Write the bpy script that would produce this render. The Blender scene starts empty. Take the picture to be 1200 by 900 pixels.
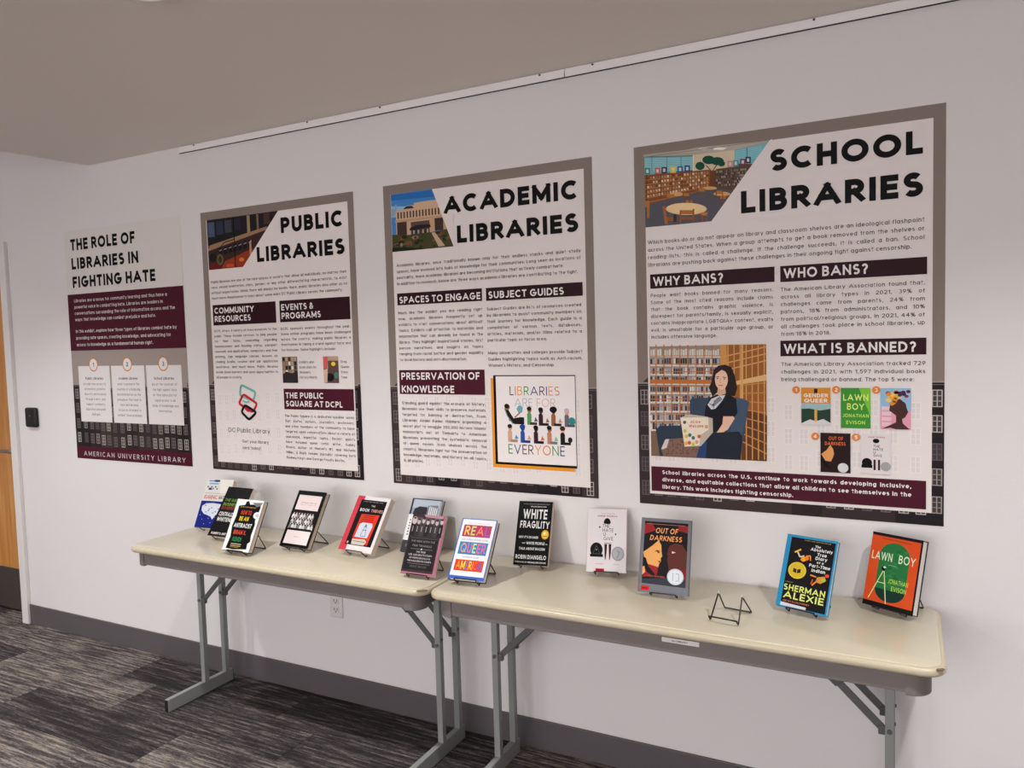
import bpy, bmesh, math, random
from mathutils import Matrix, Vector
random.seed(4)
SC = bpy.context.scene
COL = SC.collection
PI = math.pi

# ------------------------------------------------------------------ camera
F, YAW, PITCH, ROLL = 895.92, 0.4794, -0.0597, -0.0277
cy, sy, cp, sp = math.cos(YAW), math.sin(YAW), math.cos(PITCH), math.sin(PITCH)
fw = Vector((-sy * cp, cy * cp, sp)); rt = Vector((cy, sy, 0)); up = rt.cross(fw)
r2 = math.cos(ROLL) * rt + math.sin(ROLL) * up
u2 = -math.sin(ROLL) * rt + math.cos(ROLL) * up
cam = bpy.data.cameras.new('camera'); cam.sensor_width = 36; cam.lens = 36 * F / 1200
cam.clip_start = .05; cam.clip_end = 50
co = bpy.data.objects.new('camera', cam); COL.objects.link(co)
m = Matrix((r2, u2, -fw)).transposed().to_4x4(); m.translation = Vector((0, -2.5856, 1.5885))
co.matrix_world = m
SC.camera = co

# ------------------------------------------------------------------ light, exposure
SC.view_settings.view_transform = 'Standard'; SC.view_settings.look = 'None'
SC.view_settings.exposure = -0.2; SC.view_settings.gamma = 1
SC.view_settings.use_curve_mapping = False
w = bpy.data.worlds.new('world'); SC.world = w; w.use_nodes = True
w.node_tree.nodes['Background'].inputs[0].default_value = (.9, .93, 1, 1)
w.node_tree.nodes['Background'].inputs[1].default_value = .05
CEIL = 2.546
LAMPS = [(-3.8, -1.107, CEIL, 155), (-1.81, -1.17, CEIL, 155), (.5, -1.107, CEIL, 155),
         (2.75, -1.107, CEIL, 60), (-3.685, -3.3, CEIL, 25), (-1.835, -3.3, CEIL, 25), (.015, -3.3, CEIL, 25),  # the row behind the camera is unseen, added as fill light
         (-5.535, -1.107, 3.05, 90)]
FILL_PANELS = [(-3.6, -5.6, 35), (-1.4, -5.6, 35), (.8, -5.6, 35), (-3.6, -7.4, 35), (-1.4, -7.4, 35), (.8, -7.4, 35)]
FILL_WINDOW_W = 170
LAMP_COL = (.965, .985, .965)
FILL_PANEL_COL = (.955, .965, .985)


# ------------------------------------------------------------------ materials
def lin(c):
    c = c / 255
    return c / 12.92 if c <= .04045 else ((c + .055) / 1.055) ** 2.4


def mat(name, rgb, rough=.6, metal=0, bump=0, bscale=60, var=0, vscale=8, spec=.5, coat=0, trans=0):
    m = bpy.data.materials.new(name); m.use_nodes = True
    N = m.node_tree.nodes; Lk = m.node_tree.links; b = N['Principled BSDF']
    c = [lin(v) for v in rgb] + [1]
    b.inputs['Base Color'].default_value = c
    b.inputs['Roughness'].default_value = rough; b.inputs['Metallic'].default_value = metal
    b.inputs['Specular IOR Level'].default_value = spec; b.inputs['Coat Weight'].default_value = coat
    b.inputs['Transmission Weight'].default_value = trans
    tc = N.new('ShaderNodeTexCoord')
    if bump:
        n = N.new('ShaderNodeTexNoise'); n.inputs['Scale'].default_value = bscale; n.inputs['Detail'].default_value = 3
        Lk.new(tc.outputs['Object'], n.inputs['Vector'])
        bp = N.new('ShaderNodeBump'); bp.inputs['Strength'].default_value = bump; bp.inputs['Distance'].default_value = .002
        Lk.new(n.outputs['Fac'], bp.inputs['Height']); Lk.new(bp.outputs[0], b.inputs['Normal'])
    if var:
        n = N.new('ShaderNodeTexNoise'); n.inputs['Scale'].default_value = vscale; n.inputs['Detail'].default_value = 4
        Lk.new(tc.outputs['Object'], n.inputs['Vector'])
        mx = N.new('ShaderNodeMix'); mx.data_type = 'RGBA'
        mx.inputs[6].default_value = [v * (1 - var) for v in c[:3]] + [1]
        mx.inputs[7].default_value = [min(1, v * (1 + var)) for v in c[:3]] + [1]
        Lk.new(n.outputs['Fac'], mx.inputs[0]); Lk.new(mx.outputs[2], b.inputs['Base Color'])
    return m


def tint_mat(name, rough, coat=0):
    m = bpy.data.materials.new(name); m.use_nodes = True
    N = m.node_tree.nodes; b = N['Principled BSDF']
    a = N.new('ShaderNodeAttribute'); a.attribute_name = 'tint'
    m.node_tree.links.new(a.outputs['Color'], b.inputs['Base Color'])
    b.inputs['Roughness'].default_value = rough; b.inputs['Coat Weight'].default_value = coat
    b.inputs['Specular IOR Level'].default_value = .1
    return m


M = dict(
    wall=mat('wall_paint', (226, 221, 221), .75, bump=.25, bscale=220, var=.015, vscale=1.2),
    ceiling=mat('ceiling_paint', (234, 226, 218), .85, bump=.2, bscale=200),
    base=mat('vinyl_baseboard', (90, 84, 87), .5, var=.06, vscale=4),
    rail=mat('rail_white', (240, 236, 236), .4),
    screw=mat('screw_dark', (60, 55, 52), .4, metal=.6),
    casing=mat('casing_paint', (226, 221, 219), .45, bump=.1, bscale=40),
    wood=None,
    kick=mat('kick_plate', (88, 80, 76), .45, metal=.5, var=.1),
    steel=mat('brushed_steel', (150, 140, 132), .35, metal=.9),
    black=mat('black_plastic', (7, 7, 8), .5),
    led=mat('reader_mark', (120, 120, 125), .4),
    outlet=mat('outlet_white', (222, 214, 214), .4),
    slot=mat('outlet_slot', (50, 46, 46), .6),
    lam=mat('laminate_top', (207, 196, 174), .22, var=.03, vscale=14, bump=.02, bscale=30, coat=.12),
    edge=mat('table_edge', (198, 185, 160), .3, var=.05, vscale=30),
    chip=mat('chipped_edge', (120, 104, 82), .8, var=.3, vscale=160, bump=.6, bscale=160),
    apron=mat('apron_steel', (118, 110, 107), .5, var=.04, vscale=20),
    leg=mat('leg_steel', (142, 143, 143), .42, var=.05, vscale=10),
    brace=mat('brace_steel', (92, 91, 93), .42),
    plug=mat('black_plug', (10, 10, 10), .6),
    wire=mat('black_wire', (9, 9, 10), .35),
    tip=mat('clear_tip', (200, 200, 200), .2),
    paper=mat('poster_paper', (224, 216, 214), .5),
    pages=mat('page_block', (222, 205, 190), .8, bump=.5, bscale=400),
    pages_w=mat('page_block_white', (232, 226, 220), .8, bump=.5, bscale=400),
    gap=mat('dark_gap', (40, 37, 36), .9),
    trimring=mat('lamp_trim', (235, 232, 228), .4),
)
M['print'] = tint_mat('poster_print', .5)
M['gloss'] = tint_mat('cover_print', .38, 0)


def wood_mat():
    m = bpy.data.materials.new('door_wood'); m.use_nodes = True
    N = m.node_tree.nodes; L = m.node_tree.links; b = N['Principled BSDF']
    tc = N.new('ShaderNodeTexCoord'); mp = N.new('ShaderNodeMapping'); mp.inputs['Scale'].default_value = (14, 14, .9)
    n = N.new('ShaderNodeTexNoise'); n.inputs['Scale'].default_value = 2.2; n.inputs['Detail'].default_value = 6
    n.inputs['Distortion'].default_value = .6
    r = N.new('ShaderNodeValToRGB')
    r.color_ramp.elements[0].position = .3; r.color_ramp.elements[0].color = (lin(176), lin(112), lin(48), 1)
    r.color_ramp.elements[1].position = .75; r.color_ramp.elements[1].color = (lin(214), lin(152), lin(84), 1)
    L.new(tc.outputs['Object'], mp.inputs[0]); L.new(mp.outputs[0], n.inputs['Vector'])
    L.new(n.outputs['Fac'], r.inputs[0]); L.new(r.outputs[0], b.inputs['Base Color'])
    b.inputs['Roughness'].default_value = .38
    return m


M['wood'] = wood_mat()


def carpet_mat():
    m = bpy.data.materials.new('striated_carpet'); m.use_nodes = True
    N = m.node_tree.nodes; L = m.node_tree.links; b = N['Principled BSDF']
    tc = N.new('ShaderNodeNewGeometry'); oi = N.new('ShaderNodeObjectInfo')
    add = N.new('ShaderNodeVectorMath'); add.operation = 'MULTIPLY_ADD'
    cb = N.new('ShaderNodeCombineXYZ')
    L.new(oi.outputs['Random'], cb.inputs[0]); L.new(oi.outputs['Random'], cb.inputs[1]); L.new(oi.outputs['Random'], cb.inputs[2])
    add.inputs[1].default_value = (37, 91, 13)
    L.new(cb.outputs[0], add.inputs[0]); L.new(tc.outputs['Position'], add.inputs[2])

    def streak(sx, sy, sc, det, lo, hi):
        mp = N.new('ShaderNodeMapping'); mp.inputs['Scale'].default_value = (sx, sy, 1)
        n = N.new('ShaderNodeTexNoise'); n.inputs['Scale'].default_value = sc; n.inputs['Detail'].default_value = det
        n.inputs['Roughness'].default_value = .6
        mr = N.new('ShaderNodeMapRange'); mr.inputs[1].default_value = lo; mr.inputs[2].default_value = hi
        L.new(add.outputs[0], mp.inputs[0]); L.new(mp.outputs[0], n.inputs['Vector']); L.new(n.outputs['Fac'], mr.inputs[0])
        return mr.outputs[0]
    s1 = streak(1.6, 26, 3, 6, .4, .64)       # long streaks
    s2 = streak(7, 75, 5, 4, .38, .62)         # fine yarn
    s3 = streak(1.0, 3.0, 1.3, 2, .3, .7)      # broad drift
    s4 = streak(70, 110, 2, 2, .25, .75)       # yarn tips
    r = N.new('ShaderNodeValToRGB'); e = r.color_ramp.elements
    e[0].position = .1; e[0].color = (lin(52), lin(47), lin(48), 1)
    e[1].position = .95; e[1].color = (lin(196), lin(181), lin(166), 1)
    k = r.color_ramp.elements.new(.5); k.color = (lin(112), lin(103), lin(101), 1)
    k = r.color_ramp.elements.new(.35); k.color = (lin(80), lin(73), lin(74), 1)

    def mth(op, a, b_):
        q = N.new('ShaderNodeMath'); q.operation = op
        for i, v in enumerate((a, b_)):
            if isinstance(v, (int, float)): q.inputs[i].default_value = v
            else: L.new(v, q.inputs[i])
        return q.outputs[0]
    v = mth('ADD', mth('MULTIPLY', s1, .42), mth('MULTIPLY', s2, .25))
    v = mth('ADD', v, mth('ADD', mth('MULTIPLY', s3, .13), mth('MULTIPLY', s4, .2)))
    # some tiles darker, flatter than others
    dk = mth('GREATER_THAN', oi.outputs['Random'], .72)
    v = mth('SUBTRACT', v, mth('MULTIPLY', dk, .2))
    L.new(v, r.inputs[0]); L.new(r.outputs[0], b.inputs['Base Color'])
    b.inputs['Roughness'].default_value = .95; b.inputs['Specular IOR Level'].default_value = .1
    bp = N.new('ShaderNodeBump'); bp.inputs['Strength'].default_value = .6; bp.inputs['Distance'].default_value = .004
    L.new(s2, bp.inputs['Height']); L.new(bp.outputs[0], b.inputs['Normal'])
    return m


M['carpet'] = carpet_mat()


# ------------------------------------------------------------------ mesh helpers
class MB:
    def __init__(s): s.b = bmesh.new()

    def box(s, x0, y0, z0, x1, y1, z1, bev=0, seg=2):
        t = bmesh.new(); bmesh.ops.create_cube(t, size=1)
        for v in t.verts:
            v.co = ((x0 + x1) / 2 + v.co.x * (x1 - x0), (y0 + y1) / 2 + v.co.y * (y1 - y0), (z0 + z1) / 2 + v.co.z * (z1 - z0))
        if bev: bmesh.ops.bevel(t, geom=t.edges[:] + t.verts[:], offset=bev, segments=seg, profile=.5, affect='EDGES')
        return s.add(t)

    def add(s, t, mtx=None):
        if mtx is not None: bmesh.ops.transform(t, matrix=mtx, verts=t.verts)
        me = bpy.data.meshes.new('t'); t.to_mesh(me); t.free(); s.b.from_mesh(me); bpy.data.meshes.remove(me)
        return s

    def cyl(s, p0, p1, r, n=16, r_end=None):
        p0, p1 = Vector(p0), Vector(p1); d = p1 - p0
        t = bmesh.new(); bmesh.ops.create_cone(t, cap_ends=True, segments=n, radius1=r, radius2=r if r_end is None else r_end, depth=d.length)
        q = d.to_track_quat('Z', 'Y').to_matrix().to_4x4(); q.translation = (p0 + p1) / 2
        return s.add(t, q)

    def bar(s, p0, p1, wd, th, side=(0, 1, 0), bev=.001):      # flat bar between points; wd across `side`
        p0, p1 = Vector(p0), Vector(p1); d = (p1 - p0); L_ = d.length; d.normalize(); sd = Vector(side)
        n = d.cross(sd).normalized(); sd = n.cross(d)
        t = bmesh.new(); bmesh.ops.create_cube(t, size=1)
        for v in t.verts: v.co = (v.co.x * wd, v.co.y * th, v.co.z * L_)
        if bev: bmesh.ops.bevel(t, geom=t.edges[:], offset=bev, segments=1, affect='EDGES')
        mt = Matrix((sd, n, d)).transposed().to_4x4(); mt.translation = (p0 + p1) / 2
        return s.add(t, mt)

    def prism(s, pts, z0, z1, bev=0, seg=3):                   # pts in xy, extruded in z
        t = bmesh.new(); vs = [t.verts.new((x, y, z0)) for x, y in pts]; f = t.faces.new(vs)
        if f.normal.z > 0: f.normal_flip()
        r = bmesh.ops.extrude_face_region(t, geom=[f]); vv = [v for v in r['geom'] if isinstance(v, bmesh.types.BMVert)]
        bmesh.ops.translate(t, vec=(0, 0, z1 - z0), verts=vv)
        bmesh.ops.recalc_face_normals(t, faces=t.faces)
        if bev:
            es = [e for e in t.edges if abs(e.verts[0].co.z - e.verts[1].co.z) < 1e-6]
            bmesh.ops.bevel(t, geom=es, offset=bev, segments=seg, profile=.5, affect='EDGES')
        return s.add(t)

    def tube(s, pts, r, n=8, closed=False):
        P = [Vector(p) for p in pts]; N = len(P); rings = []; ref = None
        for i in range(N):
            a = P[i - 1] if (i or closed) else P[i]; c = P[(i + 1) % N] if (i < N - 1 or closed) else P[i]
            d = (c - a).normalized()
            if ref is None: ref = d.orthogonal().normalized()
            ref = (ref - d * ref.dot(d)).normalized(); o = d.cross(ref)
            rings.append([s.b.verts.new(P[i] + r * (math.cos(2 * PI * k / n) * ref + math.sin(2 * PI * k / n) * o)) for k in range(n)])
        R = range(N if closed else N - 1)
        for i in R:
            A, B = rings[i], rings[(i + 1) % N]
            off = 0
            if closed and i == N - 1:
                off = min(range(n), key=lambda q: (A[0].co - B[q].co).length)
            for k in range(n): s.b.faces.new((A[k], A[(k + 1) % n], B[(k + 1 + off) % n], B[(k + off) % n]))
        if not closed:
            s.b.faces.new(rings[0][::-1]); s.b.faces.new(rings[-1])
        return s

    def build(s, name, material, parent=None, smooth=False):
        bmesh.ops.recalc_face_normals(s.b, faces=s.b.faces)
        me = bpy.data.meshes.new(name); s.b.to_mesh(me); s.b.free()
        me.materials.append(material)
        if smooth:
            me.shade_smooth()
            me.set_sharp_from_angle(angle=math.radians(40))
        o = bpy.data.objects.new(name, me); COL.objects.link(o)
        if parent: o.parent = parent
        return o


def fillet(pts, r, seg=4, closed=False):
    out = []; P = [Vector(p) for p in pts]; N = len(P)
    for i in range(N):
        if not closed and i in (0, N - 1): out.append(P[i]); continue
        a, b, c = P[i - 1], P[i], P[(i + 1) % N]
        d1 = (a - b); d2 = (c - b); rr = min(r, d1.length * .45, d2.length * .45)
        s_, e_ = b + d1.normalized() * rr, b + d2.normalized() * rr
        for k in range(seg + 1):
            t = k / seg; out.append(s_ * (1 - t) ** 2 + b * 2 * t * (1 - t) + e_ * t * t)
    return out


def tag(o, label=None, cat=None, group=None, kind=None):
    if label: o['label'] = label
    if cat: o['category'] = cat
    if group: o['group'] = group
    if kind: o['kind'] = kind
    return o


def empty(name, loc=(0, 0, 0), rot=(0, 0, 0)):
    o = bpy.data.objects.new(name, None); COL.objects.link(o); o.location = loc; o.rotation_euler = rot
    o.empty_display_size = .05
    return o


# ------------------------------------------------------------------ stroke lettering
XH = .72
RES = 20


def arc(cx, cy_, rx, ry, a0, a1):
    n = max(2, int(round(abs(a1 - a0) / RES)))
    return [(cx + rx * math.cos(math.radians(a0 + (a1 - a0) * k / n)), cy_ + ry * math.sin(math.radians(a0 + (a1 - a0) * k / n))) for k in range(n + 1)]


def glyph_paths(c):
    X = XH; h = X / 2
    O_ = lambda: [arc(.5, .5, .5, .5, 0, 360)]
    bowl = lambda: arc(.5, h, .5, h, 0, 360)
    C = {
        'A': lambda: (.84, [[(0, 0), (.5, 1)], [(1, 0), (.5, 1)], [(.2, .3), (.8, .3)]]),
        'B': lambda: (.52, [[(0, 0), (0, 1)], [(0, 1), (.5, 1)] + arc(.5, .765, .42, .235, 90, -90) + [(0, .53)], [(0, .53), (.5, .53)] + arc(.5, .265, .5, .265, 90, -90) + [(0, 0)]]),
        'C': lambda: (.68, [arc(.6, .5, .6, .5, 48, 312)]),
        'D': lambda: (.66, [[(0, 0), (0, 1)], [(0, 1), (.3, 1)] + arc(.35, .5, .65, .5, 90, -90) + [(0, 0)]]),
        'E': lambda: (.44, [[(0, 0), (0, 1)], [(0, 1), (1, 1)], [(0, .5), (.9, .5)], [(0, 0), (1, 0)]]),
        'F': lambda: (.42, [[(0, 0), (0, 1)], [(0, 1), (1, 1)], [(0, .48), (.88, .48)]]),
        'G': lambda: (.82, [arc(.5, .5, .5, .5, 48, 350), [(1, .46), (.55, .46)]]),
        'H': lambda: (.6, [[(0, 0), (0, 1)], [(1, 0), (1, 1)], [(0, .5), (1, .5)]]),
        'I': lambda: (.0, [[(0, 0), (0, 1)]]),
        'J': lambda: (.36, [[(1, 1), (1, .28)] + arc(.4, .28, .6, .28, 0, -140)]),
        'K': lambda: (.58, [[(0, 0), (0, 1)], [(0, .38), (.95, 1)], [(.3, .55), (1, 0)]]),
        'L': lambda: (.4, [[(0, 0), (0, 1)], [(0, 0), (1, 0)]]),
        'M': lambda: (.82, [[(0, 0), (0, 1)], [(1, 0), (1, 1)], [(0, 1), (.5, .2)], [(1, 1), (.5, .2)]]),
        'N': lambda: (.64, [[(0, 0), (0, 1)], [(1, 0), (1, 1)], [(0, 1), (1, 0)]]),
        'O': lambda: (.86, O_()),
        'P': lambda: (.52, [[(0, 0), (0, 1)], [(0, 1), (.5, 1)] + arc(.5, .72, .5, .28, 90, -90) + [(0, .44)]]),
        'Q': lambda: (.86, O_() + [[(.6, .3), (1, 0)]]),
        'R': lambda: (.54, [[(0, 0), (0, 1)], [(0, 1), (.5, 1)] + arc(.5, .73, .46, .27, 90, -90) + [(0, .46)], [(.45, .46), (1, 0)]]),
        'S': lambda: (.5, [arc(.5, .755, .46, .245, 35, 270)[:-1] + arc(.5, .255, .5, .255, 90, -145)]),
        'T': lambda: (.52, [[(0, 1), (1, 1)], [(.5, 0), (.5, 1)]]),
        'U': lambda: (.6, [[(0, 1), (0, .4)] + arc(.5, .36, .5, .36, 180, 360) + [(1, .4), (1, 1)]]),
        'V': lambda: (.74, [[(0, 1), (.5, 0)], [(1, 1), (.5, 0)]]),
        'W': lambda: (1.14, [[(0, 1), (.25, 0)], [(.5, 1), (.25, 0)], [(.5, 1), (.75, 0)], [(1, 1), (.75, 0)]]),
        'X': lambda: (.64, [[(0, 0), (1, 1)], [(1, 0), (0, 1)]]),
        'Y': lambda: (.66, [[(0, 1), (.5, .45)], [(1, 1), (.5, .45)], [(.5, 0), (.5, .45)]]),
        'Z': lambda: (.52, [[(0, 1), (1, 1)], [(1, 1), (0, 0)], [(0, 0), (1, 0)]]),
        'a': lambda: (.48, [bowl(), [(1, 0), (1, X)]]),
        'b': lambda: (.48, [bowl(), [(0, 0), (0, 1)]]),
        'c': lambda: (.38, [arc(.6, h, .6, h, 50, 310)]),
        'd': lambda: (.48, [bowl(), [(1, 0), (1, 1)]]),
        'e': lambda: (.48, [arc(.5, h, .5, h, 0, 315), [(0, h), (1, h)]]),
        'f': lambda: (.24, [[(.4, 0), (.4, .8)] + arc(.95, .8, .55, .2, 180, 100), [(0, X), (.95, X)]]),
        'g': lambda: (.48, [bowl(), [(1, X), (1, -.08)] + arc(.5, -.08, .5, .2, 0, -145)]),
        'h': lambda: (.42, [[(0, 0), (0, 1)], arc(.5, X - .28, .5, .28, 180, 0) + [(1, 0)]]),
        'i': lambda: (.0, [[(0, 0), (0, X)], [(0, .97), (0, 1.0)]]),
        'j': lambda: (.1, [[(1, X), (1, -.1)] + arc(0, -.1, 1, .14, 0, -80), [(1, .97), (1, 1.0)]]),
        'k': lambda: (.38, [[(0, 0), (0, 1)], [(0, .28), (.9, X)], [(.35, .42), (1, 0)]]),
        'l': lambda: (.0, [[(0, 0), (0, 1)]]),
        'm': lambda: (.78, [[(0, 0), (0, X)], arc(.25, X - .24, .25, .24, 180, 0) + [(.5, 0)], arc(.75, X - .24, .25, .24, 180, 0) + [(1, 0)]]),
        'n': lambda: (.42, [[(0, 0), (0, X)], arc(.5, X - .28, .5, .28, 180, 0) + [(1, 0)]]),
        'o': lambda: (.5, [bowl()]),
        'p': lambda: (.48, [bowl(), [(0, -.26), (0, X)]]),
        'q': lambda: (.48, [bowl(), [(1, -.26), (1, X)]]),
        'r': lambda: (.22, [[(0, 0), (0, X)], arc(1, X - .3, 1, .3, 180, 90)]),
        's': lambda: (.34, [arc(.5, .54, .46, .18, 35, 270)[:-1] + arc(.5, .18, .5, .18, 90, -145)]),
        't': lambda: (.26, [[(.4, .95), (.4, .15)] + arc(.85, .17, .45, .17, 180, 280), [(0, X), (1, X)]]),
        'u': lambda: (.42, [[(0, X), (0, .28)] + arc(.5, .28, .5, .28, 180, 360), [(1, X), (1, 0)]]),
        'v': lambda: (.46, [[(0, X), (.5, 0)], [(1, X), (.5, 0)]]),
        'w': lambda: (.74, [[(0, X), (.25, 0)], [(.5, X), (.25, 0)], [(.5, X), (.75, 0)], [(1, X), (.75, 0)]]),
        'x': lambda: (.42, [[(0, 0), (1, X)], [(1, 0), (0, X)]]),
        'y': lambda: (.46, [[(0, X), (.5, 0)], [(1, X), (.3, -.27)]]),
        'z': lambda: (.38, [[(0, X), (1, X)], [(1, X), (0, 0)], [(0, 0), (1, 0)]]),
        '0': lambda: (.54, O_()),
        '1': lambda: (.24, [[(0, .82), (1, 1)], [(1, 0), (1, 1)]]),
        '2': lambda: (.5, [arc(.5, .72, .5, .28, 165, -30) + [(0, 0)], [(0, 0), (1, 0)]]),
        '3': lambda: (.48, [arc(.45, .76, .45, .24, 150, -90) + arc(.45, .26, .55, .26, 90, -150)]),
        '4': lambda: (.6, [[(.7, 0), (.7, 1)], [(.7, 1), (0, .28)], [(0, .28), (1, .28)]]),
        '5': lambda: (.5, [[(.95, 1), (.15, 1)], [(.15, 1), (.08, .55)], arc(.45, .32, .55, .32, 125, -145)]),
        '6': lambda: (.5, [arc(.5, .31, .5, .31, 0, 360), [(.05, .4), (.7, 1)]]),
        '7': lambda: (.5, [[(0, 1), (1, 1)], [(1, 1), (.35, 0)]]),
        '8': lambda: (.5, [arc(.5, .76, .42, .24, 0, 360), arc(.5, .27, .5, .27, 0, 360)]),
        '9': lambda: (.5, [arc(.5, .69, .5, .31, 0, 360), [(.95, .6), (.3, 0)]]),
        '.': lambda: (.0, [[(0, 0), (0, .04)]]), ',': lambda: (.06, [[(1, .04), (0, -.14)]]),
        ':': lambda: (.0, [[(0, 0), (0, .04)], [(0, .55), (0, .59)]]),
        "'": lambda: (.0, [[(0, .8), (0, 1)]]), '-': lambda: (.26, [[(0, .36), (1, .36)]]),
        '!': lambda: (.0, [[(0, .3), (0, 1)], [(0, 0), (0, .03)]]),
        '?': lambda: (.42, [arc(.5, .74, .5, .26, 165, -60) + [(.5, .36), (.5, .3)], [(.5, 0), (.5, .03)]]),
        '/': lambda: (.34, [[(0, 0), (1, 1)]]), '+': lambda: (.44, [[(0, .4), (1, .4)], [(.5, .15), (.5, .65)]]),
        '&': lambda: (.62, [[(1, 0), (.2, .72)] + arc(.42, .8, .24, .2, 200, -20) + [(.1, .38)] + arc(.4, .24, .4, .24, 150, 350) + [(1, .5)]]),
        '%': lambda: (.78, [arc(.2, .76, .2, .24, 0, 360), arc(.8, .24, .2, .24, 0, 360), [(.2, 0), (.8, 1)]]),
        '#': lambda: (.6, [[(.25, 0), (.35, 1)], [(.65, 0), (.75, 1)], [(0, .33), (1, .33)], [(0, .68), (1, .68)]]),
    }
    return C[c]() if c in C else (.3, [])


GC = {}


def glyph(c, t, res):
    """quads of a character, cap height 1, stroke t; returns advance, list of quads"""
    global RES
    k = (c, t, res)
    if k in GC: return GC[k]
    RES = res
    wd, paths = glyph_paths(c); q = []
    if c.isupper() or c.isdigit(): lo, hi = 0, 1
    elif c in 'vwxz': lo, hi = 0, XH * (1 - t) + t
    elif c in 'ky': lo, hi = (0 if c == 'k' else -.3), 1 if c == 'k' else XH * (1 - t) + t
    else: lo, hi = -1, 2
    for p in paths:
        P = [(t / 2 + x * wd, t / 2 + y * (1 - t)) for x, y in p]
        n = len(P); closed = n > 3 and math.dist(P[0], P[-1]) < 1e-6
        L_, R_ = [], []
        for i in range(n):
            a = P[i - 1] if i else (P[-2] if closed else P[0]); b = P[i]; d = P[i + 1] if i < n - 1 else (P[1] if closed else P[-1])
            ex, ey = b[0] - a[0], b[1] - a[1]; fx, fy = d[0] - b[0], d[1] - b[1]
            le, lf = math.hypot(ex, ey), math.hypot(fx, fy)
            if le < 1e-9: ex, ey, le = fx, fy, lf
            if lf < 1e-9: fx, fy, lf = ex, ey, le
            ex, ey, fx, fy = ex / le, ey / le, fx / lf, fy / lf
            nx, ny = -(ey + fy), ex + fx; l2 = math.hypot(nx, ny) or 1; nx /= l2; ny /= l2
            dot = max(.5, nx * -ey + ny * ex); o = t / 2 / dot
            bx, by = b
            if not closed and n == 2 or (not closed and i in (0, n - 1) and (abs(fx if i == 0 else ex) < 1e-6 or abs(fy if i == 0 else ey) < 1e-6)):
                if i == 0: bx -= fx * t / 2; by -= fy * t / 2
                elif i == n - 1: bx += ex * t / 2; by += ey * t / 2
            cl = lambda y: max(lo, min(hi, y))
            L_.append((bx + nx * o, cl(by + ny * o))); R_.append((bx - nx * o, cl(by - ny * o)))
        for i in range(n - 1): q.append((R_[i], R_[i + 1], L_[i + 1], L_[i], len(q) and paths.index(p)))
    sb = .075 + .02 * (1 - t)
    adv = wd + t + 2 * sb
    if c == ' ': adv = .36
    GC[k] = (adv, sb, q)
    return GC[k]


def text_w(s, t, track=0, res=20): return sum(glyph(c, t, res)[0] + track for c in s) - track


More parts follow.
